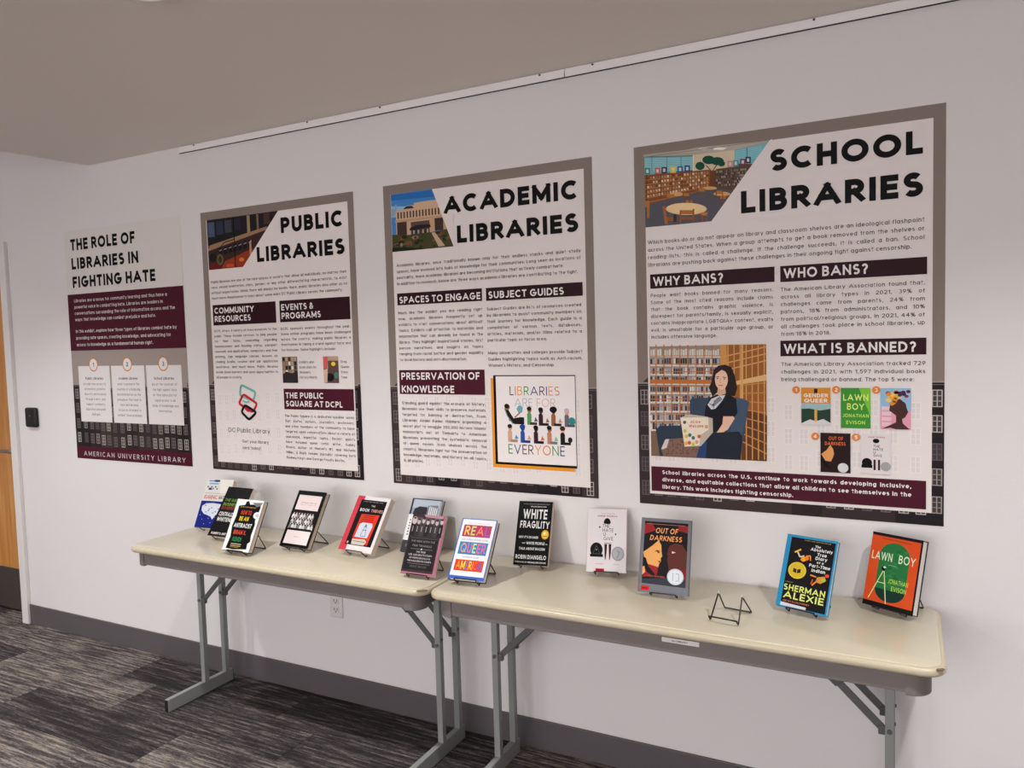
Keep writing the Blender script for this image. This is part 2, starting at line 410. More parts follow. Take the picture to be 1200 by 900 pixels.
# ------------------------------------------------------------------ flat print laid on a sheet or a cover
class Print:
    """x to the right, y down, in mm from the top-left corner of the sheet; layers rise out of the sheet"""

    def __init__(s, W, H, parent, y0=0., material='print', gain=1.12, step=2.4e-5):
        s.W, s.H, s.parent, s.y0, s.mat, s.gain, s.step = W, H, parent, y0, material, gain, step
        s.layer = 1; s.V = []; s.Fc = []; s.C = []; s.map = None; s.hold = False

    def _rgb(s, c): return [min(.92, lin(v) * s.gain) for v in c]

    def poly(s, pts, c, inc=True):
        if s.map: pts = [s.map(*p) for p in pts]
        b = len(s.V); d = s.y0 - s.layer * s.step - (len(s.Fc) % 5) * 4e-6
        s.V += [((x - s.W / 2) / 1000, d, (s.H - y) / 1000) for x, y in pts]
        s.Fc.append(list(range(b, b + len(pts)))[::-1]); s.C.append(s._rgb(c))
        if inc and not s.hold: s.layer += 1

    def rect(s, x0, y0, x1, y1, c, inc=True): s.poly([(x0, y0), (x1, y0), (x1, y1), (x0, y1)], c, inc)

    def ell(s, x, y, rx, ry, c, n=20, inc=True):
        s.poly([(x + rx * math.cos(2 * PI * k / n), y + ry * math.sin(2 * PI * k / n)) for k in range(n)], c, inc)

    def line(s, pts, wd, c, inc=True):
        for (x0, y0), (x1, y1) in zip(pts, pts[1:]):
            l = math.hypot(x1 - x0, y1 - y0) or 1; nx, ny = -(y1 - y0) / l * wd / 2, (x1 - x0) / l * wd / 2
            s.poly([(x0 + nx, y0 + ny), (x1 + nx, y1 + ny), (x1 - nx, y1 - ny), (x0 - nx, y0 - ny)], c, False)
        if inc and not s.hold: s.layer += 1

    def text(s, st, x, y, h, c, t=.16, width=None, sx=1., track=0, res=20, align='l', justify=False, slant=0, inc=False):
        """y is the baseline, h the cap height; width fits the line by scaling (or by word gaps when justify)"""
        nat = text_w(st, t, track, res) * h * sx; gap = 0; cols = c if isinstance(c, list) else None
        if width:
            if justify and ' ' in st: gap = (width - nat) / st.count(' ')
            else: sx *= width / nat; nat = width
        if align == 'c': x -= nat / 2
        if align == 'r': x -= nat
        for i, ch in enumerate(st):
            adv, sb, q = glyph(ch, t, res)
            cc = cols[i % len(cols)] if cols else c
            rgb = s._rgb(cc)
            for f in q:
                pts = [(x + (sb + px) * h * sx + slant * py * h, y - py * h) for px, py in f[:4]]
                if s.map: pts = [s.map(*p) for p in pts]
                b = len(s.V); d = s.y0 - s.layer * s.step - (f[4] * 2 + i % 2) * 3e-6
                s.V += [((px - s.W / 2) / 1000, d, (s.H - py) / 1000) for px, py in pts]
                s.Fc.append([b + 3, b + 2, b + 1, b]); s.C.append(rgb)
            x += (adv + track) * h * sx
            if ch == ' ': x += gap
        if inc: s.layer += 1

    def para(s, lines, x, y, dy, width, h, c, t=.13, res=45, last=None, align='l'):
        """justified block: common letter scale, word gaps stretched; `last` = number of trailing unjustified lines"""
        full = [l for l in lines if l and not l.startswith('~')]
        nat = max(text_w(l.strip('~'), t, 0, res) for l in lines if l) * h
        sx = min(1.25, width * .985 / nat)
        for l in lines:
            if l:
                fl = l.startswith('~'); l = l.strip('~')
                if fl or align != 'l': s.text(l, x + (width / 2 if align == 'c' else 0), y, h, c, t, sx=sx, res=res, align=align)
                else: s.text(l, x, y, h, c, t, width=width, sx=sx, res=res, justify=True)
            y += dy
        s.layer += 1

    def build(s, name, label=None):
        me = bpy.data.meshes.new(name); me.from_pydata(s.V, [], s.Fc); me.update()
        a = me.color_attributes.new('tint', 'FLOAT_COLOR', 'CORNER'); buf = []
        for f, c in zip(s.Fc, s.C): buf += (list(c) + [1.]) * len(f)
        a.data.foreach_set('color', buf)
        me.materials.append(M[s.mat])
        o = bpy.data.objects.new(name, me); COL.objects.link(o); o.parent = s.parent
        if label: o['label'] = label
        s.V, s.Fc, s.C = [], [], []
        return o


def quad_map(src, dst):
    """projective map taking four traced corners to the four corners of a printed rectangle"""
    A = []; B = []
    for (x, y), (X, Y) in zip(src, dst):
        A.append([x, y, 1, 0, 0, 0, -X * x, -X * y]); B.append(X); A.append([0, 0, 0, x, y, 1, -Y * x, -Y * y]); B.append(Y)
    n = 8
    for i in range(n):
        p = max(range(i, n), key=lambda r: abs(A[r][i])); A[i], A[p] = A[p], A[i]; B[i], B[p] = B[p], B[i]
        for r in range(n):
            if r != i:
                f = A[r][i] / A[i][i]
                A[r] = [a - f * b for a, b in zip(A[r], A[i])]; B[r] -= f * B[i]
    h = [B[i] / A[i][i] for i in range(n)]

    def g(x, y):
        d = h[6] * x + h[7] * y + 1
        return (h[0] * x + h[1] * y + h[2]) / d, (h[3] * x + h[4] * y + h[5]) / d
    return g


# ================================================================== SETTING
def plane_box(name, a, b, material, parent=None, kind='structure', bev=0):
    o = MB().box(*a, *b, bev=bev).build(name, material, parent)
    if kind and not parent: o['kind'] = kind
    return o


X0, X1, YB = -7.2, 3.0, -8.6
HI = 3.05
DX0, DX1, DH = -5.56, -4.615, 2.16      # door opening
wb = MB()
wb.box(DX1, 0, 0, X1, .12, HI).box(X0, 0, 0, DX0, .12, HI).box(DX0, 0, DH, DX1, .12, HI)
wb = wb.build('wall_back', M['wall']); wb['kind'] = 'structure'
plane_box('wall_left', (X0 - .1, YB, 0), (X0, .12, HI), M['wall'])
plane_box('wall_right', (X1, YB, 0), (X1 + .1, .12, HI), M['wall'])
plane_box('wall_front', (X0, YB - .1, 0), (X1, YB, HI), M['wall'])
# ceiling: a low slab whose free edge runs out from the wall, a higher ceiling beyond it
c_ = MB(); c_.prism([(-3.789, -.0), (X1, -.0), (X1, YB), (-3.789 - .138 * 8.6, YB)], CEIL, CEIL + .12)
c_.box(X0, YB, HI, X1, 0.12, HI + .1)
c_ = c_.build('ceiling', M['ceiling']); c_['kind'] = 'structure'
# floor with carpet planks
fl = plane_box('floor', (X0, YB, -.06), (X1, .3, -.006), M['gap'])
PW, PL = .25, 1.0
tile = MB().box(.0008, .0008, -.006, PL - .0008, PW - .0008, 0.0, bev=.0015, seg=1)
tile = tile.build('carpet_tile', M['carpet'], fl); first = True
ny = 12
for j in range(ny):
    y = .25 - (j + 1) * PW
    off = [0, .5, .25, .75][j % 4] * PL
    x = -5.9 - off
    while x < 1.6:
        if first: o = tile; first = False
        else: o = tile.copy(); COL.objects.link(o); o.parent = fl
        o.location = (x, y, 0)
        x += PL
rest = MB().box(X0, YB, -.006, X1, .25 - ny * PW, 0).box(1.6, .25 - ny * PW, -.006, X1, .25, 0).box(X0, .25 - ny * PW, -.006, -6.95, .25, 0)
rest = rest.build('carpet', M['carpet'], fl); rest['kind'] = 'stuff'
# baseboard
bb = MB(); bb.box(-4.56, -.009, 0, X1, 0, .115, bev=.002)
bb = bb.build('baseboard_back', M['base']); bb['kind'] = 'structure'
# door
dr = empty('door_1', (-4.6, 0, 0)); dr['kind'] = 'structure'
ox = 4.6
cs = MB(); cs.box(DX1 - .0 + ox, -.022, 0, -4.556 + ox, .0, 2.215, bev=.003)
cs.box(DX0 - .06 + ox, -.022, 0, DX0 + ox, 0, 2.215, bev=.003); cs.box(DX0 + ox, -.022, DH, DX1 + ox, 0, 2.215, bev=.003)
cs.box(DX1 - .02 + ox, -.0, 0, DX1 + ox, .12, DH).box(DX0 + ox, 0, 0, DX0 + .02 + ox, .12, DH).box(DX0 + .02 + ox, 0, DH - .02, DX1 - .02 + ox, .12, DH)
cs.build('door_frame', M['casing'], dr)
MB().box(DX0 + .024 + ox, .085, .012, DX1 - .024 + ox, .125, DH - .024, bev=.002).build('door_leaf', M['wood'], dr)
MB().box(DX0 + .04 + ox, .081, .014, DX1 - .03 + ox, .085, .27, bev=.001).build('kick_plate', M['kick'], dr)
hd = MB(); hd.cyl((DX1 - .09 + ox, .085, 1.0), (DX1 - .09 + ox, .076, 1.0), .028, 24)
hd.cyl((DX1 - .09 + ox, .076, 1.0), (DX1 - .09 + ox, .03, 1.0), .009)
hd.bar((DX1 - .08 + ox, .03, 1.0), (DX1 - .21 + ox, .03, 1.0), .012, .02, side=(0, 1, 0), bev=.004)
hd.build('door_handle', M['steel'], dr, True)
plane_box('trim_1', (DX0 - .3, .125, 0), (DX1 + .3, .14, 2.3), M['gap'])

# picture rail
rl = tag(empty('picture_rail', (-3.1, 0, 2.5125)), 'long white metal picture hanging rail under the ceiling', 'rail')
for a, b in ((0, 2.005), (2.008, 5.4)):
    t = MB(); t.box(a, -.0115, .0015, b, 0, .0225, bev=.0012); t.box(a, -.005, .0225, b, 0, .0325, bev=.0008)
    t.build('rail_segment', M['rail'], rl)
t = MB().box(.0, -.0095, .0006, 5.4, 0, .0015).build('shadow_groove', M['gap'], rl)
for x in (-2.999, -2.298, -1.911, -1.193, -.988, -.261, .5):
    MB().cyl((x + 3.1, -.005, .027), (x + 3.1, -.0075, .027), .0038, 10).build('screw', M['screw'], rl)

# card reader by the door
cr = tag(empty('card_reader', (-4.411, 0, 1.216)), 'small black rounded card reader pad on wall beside the wooden door', 'reader')
MB().box(-.052, -.022, -.056, .052, 0, .056, bev=.012, seg=4).build('housing', M['black'], cr, True)
MB().cyl((0, -.022, .01), (0, -.0228, .01), .004, 12).build('indicator', M['led'], cr)

# outlet
ou = tag(empty('wall_outlet', (-2.252, 0, .43)), 'white electrical wall outlet low behind the left table', 'outlet')
MB().box(-.036, -.006, -.058, .036, 0, .058, bev=.004, seg=3).build('cover_plate', M['outlet'], ou, True)
for dz in (-.02, .02):
    s_ = MB().box(-.017, -.0075, dz - .014, .017, -.005, dz + .014, bev=.004).build('socket', M['outlet'], ou)
    q = MB().box(-.009, -.0082, dz - .004, -.006, -.0074, dz + .006).box(.006, -.0082, dz - .004, .009, -.0074, dz + .006).cyl((0, -.0074, dz - .009), (0, -.0082, dz - .009), .003, 8)
    q.build('slot', M['slot'], s_)

# recessed downlights
for i, (x, y, z, p) in enumerate(LAMPS):
    pos = ['above the left end over the first poster', 'above the middle poster', 'above the right poster', 'at the far right', 'behind the camera on the left, added as fill',
           'behind the camera in the middle, added as fill', 'behind the camera on the right, added as fill', 'in the higher ceiling outside the door'][i]
    L = tag(empty('downlight', (x, y, z)), 'round white recessed downlight in the ceiling ' + pos, 'light', 'recessed ceiling downlights')
    t = MB(); R0, R1 = .075, .058
    t.tube([((R0 + R1) / 2 * math.cos(a * PI / 16), (R0 + R1) / 2 * math.sin(a * PI / 16), 0) for a in range(32)], .009, 8, True)
    t.build('trim_ring', M['trimring'], L, True)
    em = bpy.data.materials.get('lamp_lens')
    if not em:
        em = bpy.data.materials.new('lamp_lens'); em.use_nodes = True
        e = em.node_tree.nodes['Principled BSDF']; e.inputs['Emission Color'].default_value = (1, .95, .9, 1); e.inputs['Emission Strength'].default_value = 6
    MB().cyl((0, 0, -.002), (0, 0, .0), R1, 32).build('lens', em, L)
    ld = bpy.data.lights.new('downlight_beam', 'SPOT'); ld.energy = p; ld.color = LAMP_COL; ld.shadow_soft_size = .03
    ld.spot_size = math.radians(120); ld.spot_blend = 1
    lo = bpy.data.objects.new('downlight_beam', ld); COL.objects.link(lo); lo.parent = L; lo.location = (0, 0, -.012)


for i, (x, y, p) in enumerate(FILL_PANELS):  # unseen panels added to even out the light on the wall
    L = tag(empty('fill_panel', (x, y, CEIL)), 'square white fill light panel added ' + ('in the nearer row' if y > -6 else 'in the farther row') + ' behind the camera, ' + ('left' if x < -3 else 'middle' if x < 0 else 'right'), 'light', 'added fill panels behind the camera')
    t = MB(); t.box(-.32, -.32, -.012, .32, -.3, 0).box(-.32, .3, -.012, .32, .32, 0).box(-.32, -.3, -.012, -.3, .3, 0).box(.3, -.3, -.012, .32, .3, 0)
    t.build('frame', M['trimring'], L)
    MB().box(-.3, -.3, -.004, .3, .3, -.001).build('diffuser', em, L)
    ld = bpy.data.lights.new('fill_panel_glow', 'AREA'); ld.energy = p; ld.color = FILL_PANEL_COL; ld.size = .58
    lo = bpy.data.objects.new('fill_panel_glow', ld); COL.objects.link(lo); lo.parent = L; lo.location = (0, 0, -.02)


# glowing opening added behind the camera as fill for the wall, out of view
wn = empty('fill_window_1', (-2.1, YB, 1.45)); wn['kind'] = 'structure'
t = MB(); t.box(-3, 0, -.95, 3, .03, -.87).box(-3, 0, .87, 3, .03, .95)
for k in range(7): t.box(-3 + k * .985 - .0, 0, -.87, -2.91 + k * .985, .03, .87)
t.build('fill_window_frame', M['casing'], wn)
pm = bpy.data.materials.new('fill_pane_glow'); pm.use_nodes = True
e = pm.node_tree.nodes['Principled BSDF']; e.inputs['Emission Color'].default_value = (.96, .97, 1, 1); e.inputs['Emission Strength'].default_value = 1.2
MB().box(-2.95, .002, -.9, 2.95, .01, .9).build('fill_window_pane', pm, wn)
ld = bpy.data.lights.new('fill_window_light', 'AREA'); ld.shape = 'RECTANGLE'; ld.size = 5.8; ld.size_y = 1.7; ld.energy = FILL_WINDOW_W; ld.color = (.97, .96, .98)
lo = bpy.data.objects.new('fill_window_light', ld); COL.objects.link(lo); lo.parent = wn; lo.location = (0, .05, 0); lo.rotation_euler = (PI / 2, 0, 0)


# ================================================================== TABLES
def rounded(x0, y0, x1, y1, r, n=6):
    P = []
    for cx, cy_, a in ((x1 - r, y1 - r, 0), (x0 + r, y1 - r, 90), (x0 + r, y0 + r, 180), (x1 - r, y0 + r, 270)):
        P += [(cx + r * math.cos(math.radians(a + 90 * k / n)), cy_ + r * math.sin(math.radians(a + 90 * k / n))) for k in range(n + 1)]
    return P


def make_table(x0, x1, label, legs, sticker=False, chips=()):
    cx = (x0 + x1) / 2; W = (x1 - x0) / 2; y0, y1 = -.492, -.008; TH = .748
    T = tag(empty('folding_table', (cx, (y0 + y1) / 2, 0)), label, 'table', 'folding tables along the wall')
    yy = (y0 + y1) / 2; a, b = y0 - yy, y1 - yy
    t = MB(); t.prism(rounded(-W, a, W, b, .055), TH - .026, TH - .003, bev=.009, seg=4)
    t.build('tabletop_edge', M['edge'], T, True)
    t = MB(); t.prism(rounded(-W + .011, a + .011, W - .011, b - .011, .046), TH - .006, TH, bev=.002, seg=2)
    t.build('tabletop', M['lam'], T, True)
    ia = a + .018; ib = b - .018; iw = W - .036
    # steel apron and rounded end corners
    t = MB(); t.box(-iw + .04, ia, TH - .078, iw - .04, ia + .02, TH - .024, bev=.003).box(-iw + .04, ib - .02, TH - .078, iw - .04, ib, TH - .024, bev=.003)
    t.box(-iw, ia + .05, TH - .078, -iw + .02, ib - .05, TH - .024, bev=.003).box(iw - .02, ia + .05, TH - .078, iw, ib - .05, TH - .024, bev=.003)
    t.box(-iw + .05, ia + .03, TH - .034, iw - .05, ib - .03, TH - .024)
    t.build('apron', M['apron'], T)
    for sx in (-1, 1):
        for sy_ in (0, 1):
            o = ia if sy_ == 0 else ib; s2 = 1 if sy_ == 0 else -1; r = .05
            xc = sx * (iw - r + .0035); ycn = o + s2 * (r - .0035)
            P = [(xc + sx * r * math.cos(k * PI / 12), ycn - s2 * r * math.sin(k * PI / 12)) for k in range(7)]
            P = [(sx * (iw + .0035), ycn + s2 * .01)] + P + [(xc - sx * .01, ycn - s2 * r)]
            P += [(xc - sx * .01, ycn - s2 * (r - .02)), (sx * (iw - .02), ycn + s2 * .01)]
            t = MB(); t.prism(P, TH - .084, TH - .0245, bev=.002, seg=1)
            t.build('apron_corner', M['apron'], T, True)
    for lx, inward in legs:
        g = empty('leg_frame', (0, 0, 0)); g.parent = T
        X = lx - cx; fy, by = -.205 - yy, -.085 - yy
        f = MB(); f.box(X - .0115, -.415 - yy, 0.001, X + .0115, -.055 - yy, .056, bev=.002).build('foot_bar', M['leg'], g)
        MB().box(X - .010, -.418 - yy, .003, X + .010, -.4148 - yy, .054, bev=.002).build('end_plug', M['plug'], g)
        MB().box(X - .010, -.0552 - yy, .003, X + .010, -.052 - yy, .054, bev=.002).build('end_plug', M['plug'], g)
        for yc in (fy, by):
            MB().box(X - .012, yc - .012, .055, X + .012, yc + .012, TH - .034, bev=.002).build('post', M['leg'], g)
            k = MB()
            zt = TH - .045
            A = Vector((X + inward * .012, yc, .43)); B = Vector((X + inward * .15, yc, .565)); C_ = Vector((X + inward * .30, yc, .70))
            k.bar(A, B, .006, .022, side=(0, 1, 0)); k.bar(B - (B - A).normalized() * .02, C_, .012, .013, side=(0, 1, 0))
            k.bar(B - (B - A) * .12 + Vector((0, 0, .0)), B + (C_ - B) * .22, .02, .027, side=(0, 1, 0), bev=.002)
            k.box(min(X, X + inward * .03), yc - .008, .42, max(X, X + inward * .03), yc + .008, .445, bev=.002)
            k.build('folding_brace', M['brace'], g)
            k = MB(); k.cyl((X, yc - .0165, .435), (X, yc + .0165, .435), .007, 12).cyl((X - inward * .016, yc, .455), (X - inward * .011, yc, .455), .005, 10)
            k.build('pivot_bolt', M['brace'], g, True)
        k = MB(); k.box(X - .012, by + .012, TH - .06, X + .012, fy - .012, TH - .036) if False else k.box(X - .012, fy, TH - .06, X + .012, by, TH - .036, bev=.001)
        k.build('top_rail', M['leg'], g)
    for cxp, cyp, s_ in chips:
        rr = random.Random(int(cxp * 100)); t = bmesh.new(); bmesh.ops.create_icosphere(t, subdivisions=3, radius=1)
        for v in t.verts: v.co *= .85 + .35 * rr.random()
        for v in t.verts: v.co = Vector((v.co.x * .018 * s_, v.co.y * .006 * s_, v.co.z * .0035))
        mt = Matrix.Rotation(math.radians(35 if cxp > 0 else 35), 4, 'Z'); mt.translation = (cxp - cx, cyp - yy, TH - .0045)
        MB().add(t, mt).build('chipped_corner', M['chip'], T, True)
    if sticker:
        MB().box(-.632 - cx, ia - .0012, .7015, -.524 - cx, ia, .7145).build('label_strip', M['paper'], T)
        p = Print(108, 13, T, gain=1.2); p.W = 108
        p.text('AU LIBRARY', 28, 9, 5, (40, 40, 42), t=.2, width=48)
        o = p.build('strip_lettering'); o.location = (-.578 - cx, ia - .0013, .7015)
    return T


T1 = make_table(-2.975, -1.447, 'beige topped grey steel folding table under the left posters, nearer the door', [(-2.87, 1), (-1.581, -1)], chips=[(-1.462, -.478, 1)])
T2 = make_table(-1.4405, .087, 'beige topped grey steel folding table on the right under the middle and right posters', [(-1.334, 1), (-.045, -1)], sticker=True, chips=[(.072, -.476, .6)])

# ================================================================== POSTERS
TAUPE = (132, 119, 112)
PAPER = (223, 214, 211)
MAROON = (72, 22, 38)
DMAR = (46, 18, 26)
INK = (62, 57, 58)
BLK = (12, 10, 11)
WHT = (226, 220, 218)


def facade(p, x0, x1, y0, y1, seed=1, ghost=None):
    """row of old town houses: dark fronts, pale sash windows. ghost = colours when seen through the panel"""
    rr = random.Random(seed); x = x0
    dark = [(42, 34, 36), (52, 42, 43), (34, 28, 31), (60, 48, 48)]
    while x < x1 - 4:
        wd = min(rr.choice([92, 104, 118]), x1 - x); top = y0 + rr.uniform(-4, 22)
        if not ghost:
            p.hold = True
            p.rect(x, top, x + wd, y1, rr.choice(dark))
            p.hold = False; p.layer += 1; p.hold = True
            p.rect(x, top, x + wd, top + 5, (150, 138, 132)); p.rect(x, top + 10, x + wd, top + 12, (110, 100, 96))
            if rr.random() < .5: p.poly([(x + wd * .2, top), (x + wd * .5, top - 26), (x + wd * .8, top)], rr.choice(dark))
            p.hold = False; p.layer += 1
        n = max(1, int(wd // 46)); r_ = 0; y = top + 26
        while y < y1 - 40:
            for k in range(n):
                wx = x + (k + .5) * wd / n; hh = 52; ww = 14
                if wx + ww > x1 - 2 or wx - ww < x0: continue
                fr = ghost[0] if ghost else rr.choice([(150, 140, 134), (110, 100, 98), (176, 166, 160), (92, 82, 82)])
                gl = ghost[1] if ghost else (64, 56, 58)
                p.hold = True; p.rect(wx - ww, y, wx + ww, y + hh, fr); p.hold = False; p.layer += 1; p.hold = True
                for a in range(2):
                    for b in range(3): p.rect(wx - ww + 3 + a * 12.5, y + 3 + b * 16, wx - ww + 12.5 + a * 12.5, y + 17 + b * 16, gl)
                p.hold = False; p.layer -= 1
            y += 76 + (8 if r_ % 2 else 0); r_ += 1
        x += wd
    p.layer += 3


def poster_root(xc, z0, W, H, label, sheet=M['paper'], tilt=0):
    r = tag(empty('wall_poster', (xc, -.0006, z0)), label, 'poster', 'exhibit posters on the wall')
    MB().box(-W / 2000, -.0006, 0, W / 2000, 0, H / 1000).build('sheet', sheet, r)
    return Print(W, H, r, y0=-.0007)


def backing(p, horizon=815, seed=3):
    p.rect(0, 0, p.W, p.H, TAUPE); facade(p, 0, p.W, horizon, p.H, seed)
    p.build('background_print')


def ghost_town(p, y0, y1, x0=45, x1=880, seed=3):
    facade(p, x0, x1, y0 + 20, y1, seed, ghost=((228, 220, 217), (216, 207, 205)))


def banner(p, x0, y0, x1, y1, lines, h, col=DMAR, wd=None, dy=0, base=0, t=.2):
    p.rect(x0, y0, x1, y1, col)
    for i, l in enumerate(lines):
        p.text(l, x0 + 8, base + i * dy, h, WHT, t=t, width=wd[i] if wd else None, res=22)
    p.layer += 1; p.build('heading_banner')


# ---- poster 1
W1 = .9045
p = poster_root(-3.5786, 1.0026, 905, 1220.5, 'narrow maroon and grey poster titled THE ROLE OF LIBRARIES IN FIGHTING HATE, nearest the door')
p.rect(0, 0, 905, 1221, (212, 206, 201)); p.layer += 1
p.rect(0, 636, 905, 1221, (150, 138, 132)); facade(p, 0, 905, 815, 1155, 5)
p.rect(0, 335, 905, 637, MAROON); p.rect(0, 1154, 905, 1221, MAROON); p.build('background_print')
for s_, y, wd in (('THE ROLE OF', 103, 530), ('LIBRARIES IN', 203, 548), ('FIGHTING HATE', 301, 668)):
    p.text(s_, 46, y, 60, BLK, t=.25, width=wd, res=10); p.build('title_line')
p.layer += 1
p.para(['Libraries are a nexus for community learning and thus have a', 'powerful voice in combatting hate. Libraries are leaders in', 'conversations surrounding the role of information access and the',
        'ways that knowledge can combat prejudice and hate.'], 52, 378, 33.5, 800, 17, WHT, t=.12, last=4, align='x')
p.para(['In this exhibit, explore how three types of libraries combat hate by', 'providing safe spaces, creating knowledge, and advocating for', 'access to knowledge as a fundamental human right.'], 52, 541, 36, 805, 17, WHT, t=.12, align='x')
p.build('body_text')
for i, (a, b, hd_, ls) in enumerate(((54, 314, 'Public Libraries', ['provide free access to', 'information, promote', 'diversity and inclusion', 'through events, and', 'support community', 'education and public', 'dialogue.']),
                                     (328, 587, 'Academic Libraries', ['work to promote the', 'creation of scholarship', 'and information on the', 'prejudices that lead to', 'hate and develop', 'resources intended to', 'combat these problems.']),
                                     (602, 861, 'School Libraries', ['are at the forefront of', 'the fight against hate', 'as they advocate for', 'equal access to all', 'kinds of knowledge and', 'information.']))):
    p.rect(a, 720, b, 1019, (214, 207, 206)); cx = (a + b) / 2
    p.ell(cx - 0, 713, 37, 37, (196, 120, 62), 28); p.ell(cx, 713, 31, 31, (216, 209, 206), 28)
    p.text(str(i + 1), cx, 724, 22, (60, 70, 110), t=.2, align='c')
    p.text(hd_, cx, 793, 14, INK, t=.2, align='c', width=150, res=45)
    for k, l in enumerate(ls): p.text(l, cx, 822 + k * 27, 13, (84, 78, 80), t=.12, align='c', res=45, sx=1.02)
    p.layer += 1; p.build('info_card')
p.text('AMERICAN UNIVERSITY LIBRARY', 57, 1205, 25, (206, 196, 200), t=.13, width=802, track=.25, res=22)
p.build('footer_lettering')

# ---- shared frame for the three library posters
def big_poster(xc, z0, W, H, label, seed, tint_y=790):
    p = poster_root(xc, z0, W, H, label)
    backing(p, 800, seed)
    s = W / 914.4
    p.map = lambda x, y: (x * s, y * H / 1219.2)
    p.rect(37, 38, 883, 1182, PAPER)
    ghost_town(p, 800, 1182, seed=seed)
    p.build('text_panel')
    return p


# ---- poster 2 : PUBLIC LIBRARIES
p = big_poster(-2.5266, .9987, 914.4, 1222.7, 'poster titled PUBLIC LIBRARIES with a coloured three loop logo, second from the door', 3)
# corner picture : microphones over a meeting room
p.rect(41, 38, 492, 270, (34, 30, 34))
p.hold = False
for k in range(4): p.rect(46 + k * 56, 50, 90 + k * 56, 118 - k * 6, [(70, 84, 110), (46, 52, 70), (60, 62, 76), (40, 40, 52)][k], False)
p.layer += 1
p.rect(300, 41, 318, 150, (150, 128, 96)); p.rect(360, 41, 372, 110, (120, 100, 80)); p.rect(404, 41, 440, 90, (70, 50, 44))
p.poly([(41, 158), (300, 118), (420, 100), (420, 114), (300, 140), (41, 182)], (150, 116, 88))
p.poly([(41, 182), (420, 114), (420, 270), (41, 270)], (58, 38, 38))
p.poly([(150, 236), (330, 190), (330, 270), (120, 270)], (142, 56, 30)); p.poly([(41, 245), (110, 235), (130, 270), (41, 270)], (96, 30, 26))
for k in range(7):
    x = 110 + k * 32; p.poly([(x, 176 - k * 4), (x + 22, 170 - k * 4), (x + 26, 204 - k * 4), (x + 2, 212 - k * 4)], (24, 20, 26)); p.line([(x + 4, 186 - k * 4), (x + 22, 182 - k * 4)], 4, (150, 146, 150))
p.line([(44, 168), (70, 138), (130, 126)], 4, (20, 16, 18)); p.line([(216, 41), (216, 268)], 5, (12, 10, 12)); p.line([(70, 210), (150, 150), (216, 140)], 4, (16, 12, 14))
p.ell(70, 214, 24, 20, (30, 26, 26)); p.ell(118, 226, 22, 26, (96, 84, 50)); p.ell(118, 226, 12, 15, (58, 48, 34)); p.ell(256, 236, 16, 9, (206, 120, 60)); p.ell(180, 258, 26, 8, (190, 76, 40))
p.poly([(310, 160), (322, 150), (322, 235), (310, 235)], (178, 140, 112))
p.poly([(492, 39), (494, 39), (494, 272), (264, 272), (264, 270)], PAPER); p.rect(264, 268, 494, 272, PAPER, False)
p.layer += 1
p.build('corner_picture')
p.text('PUBLIC', 861, 138, 68, BLK, t=.262, width=362, res=8, align='r'); p.build('title_line')
p.text('LIBRARIES', 865, 255, 67, BLK, t=.262, width=518, res=8, align='r'); p.build('title_line'); p.layer += 1
p.para(['Public libraries are one of the rare spaces in society that allow all individuals, no matter their', 'race, sexual orientation, class, gender, or any other differentiating characteristic, to exist', 'without expectation. While there will always be books there, public libraries also offer us so',
        '~much more. Read below to learn about some ways DC Public Library serves the community.'], 50, 334, 25.3, 816, 12, INK)
p.para(['DCPL offers a variety of free resources to the', 'public. These include services to help people', 'for their taxes, counseling regarding', 'homelessness and housing status, passport', 'renewals and applications, computers and free',
        'printing, sign language classes, lessons on', 'reading braille, resume and job application', 'assistance, and much more. Public libraries', 'break down barriers and open opportunities to', '~all people in society.'], 54, 564, 24.3, 398, 11.5, INK)
p.para(['DCPL sponsors events throughout the year.', 'Some similar programs have been challenged', 'across the country, making public libraries a', 'frontrunner in taking a stand against hate and', '~for inclusion. Some highlights include:'], 476, 566, 23.6, 398, 11.5, INK)
p.para(['The Public Square is a dedicated speaker series', 'that invites authors, journalists, professors,', 'and other members of the community to have', 'targeted, open conversations about a variety of', 'real-world, impactful topics. Recent guests',
        'have included queer comic writer, Gabby', "Rivera, author of Marvel's #1, and Michelle", 'Miller, a Black female journalist covering both', "~Rodney King's and George Floyd's deaths."], 477, 957, 23.6, 398, 11.5, INK)
for k, l in enumerate(['Exhibits and', 'book clubs for', "Women's", 'History Month']): p.text(l, 578, 716 + k * 22.5, 11, INK, t=.13, res=45)
for k, l in enumerate(['Drag', 'Queen', 'Story', 'Time']): p.text(l, 812, 716 + k * 22.5, 11, INK, t=.13, res=45)
for l, y, wd in (('Get your library', 1084, 170), ('card today!', 1114, 118)): p.text(l, 203, y, 14, INK, t=.12, res=30, width=wd)
p.text('DC Public Library', 115, 1036, 21, (34, 30, 32), t=.1, width=270, res=22); p.layer += 1
p.build('body_text')
banner(p, 53, 436, 453, 532, ['COMMUNITY', 'RESOURCES'], 28, wd=[260, 238], base=477, dy=39)
banner(p, 476, 435, 876, 531, ['EVENTS &', 'PROGRAMS'], 28, wd=[192, 232], base=479, dy=38)
banner(p, 478, 829, 877, 922, ['THE PUBLIC', 'SQUARE AT DCPL'], 26, MAROON, wd=[226, 330], base=872, dy=37)
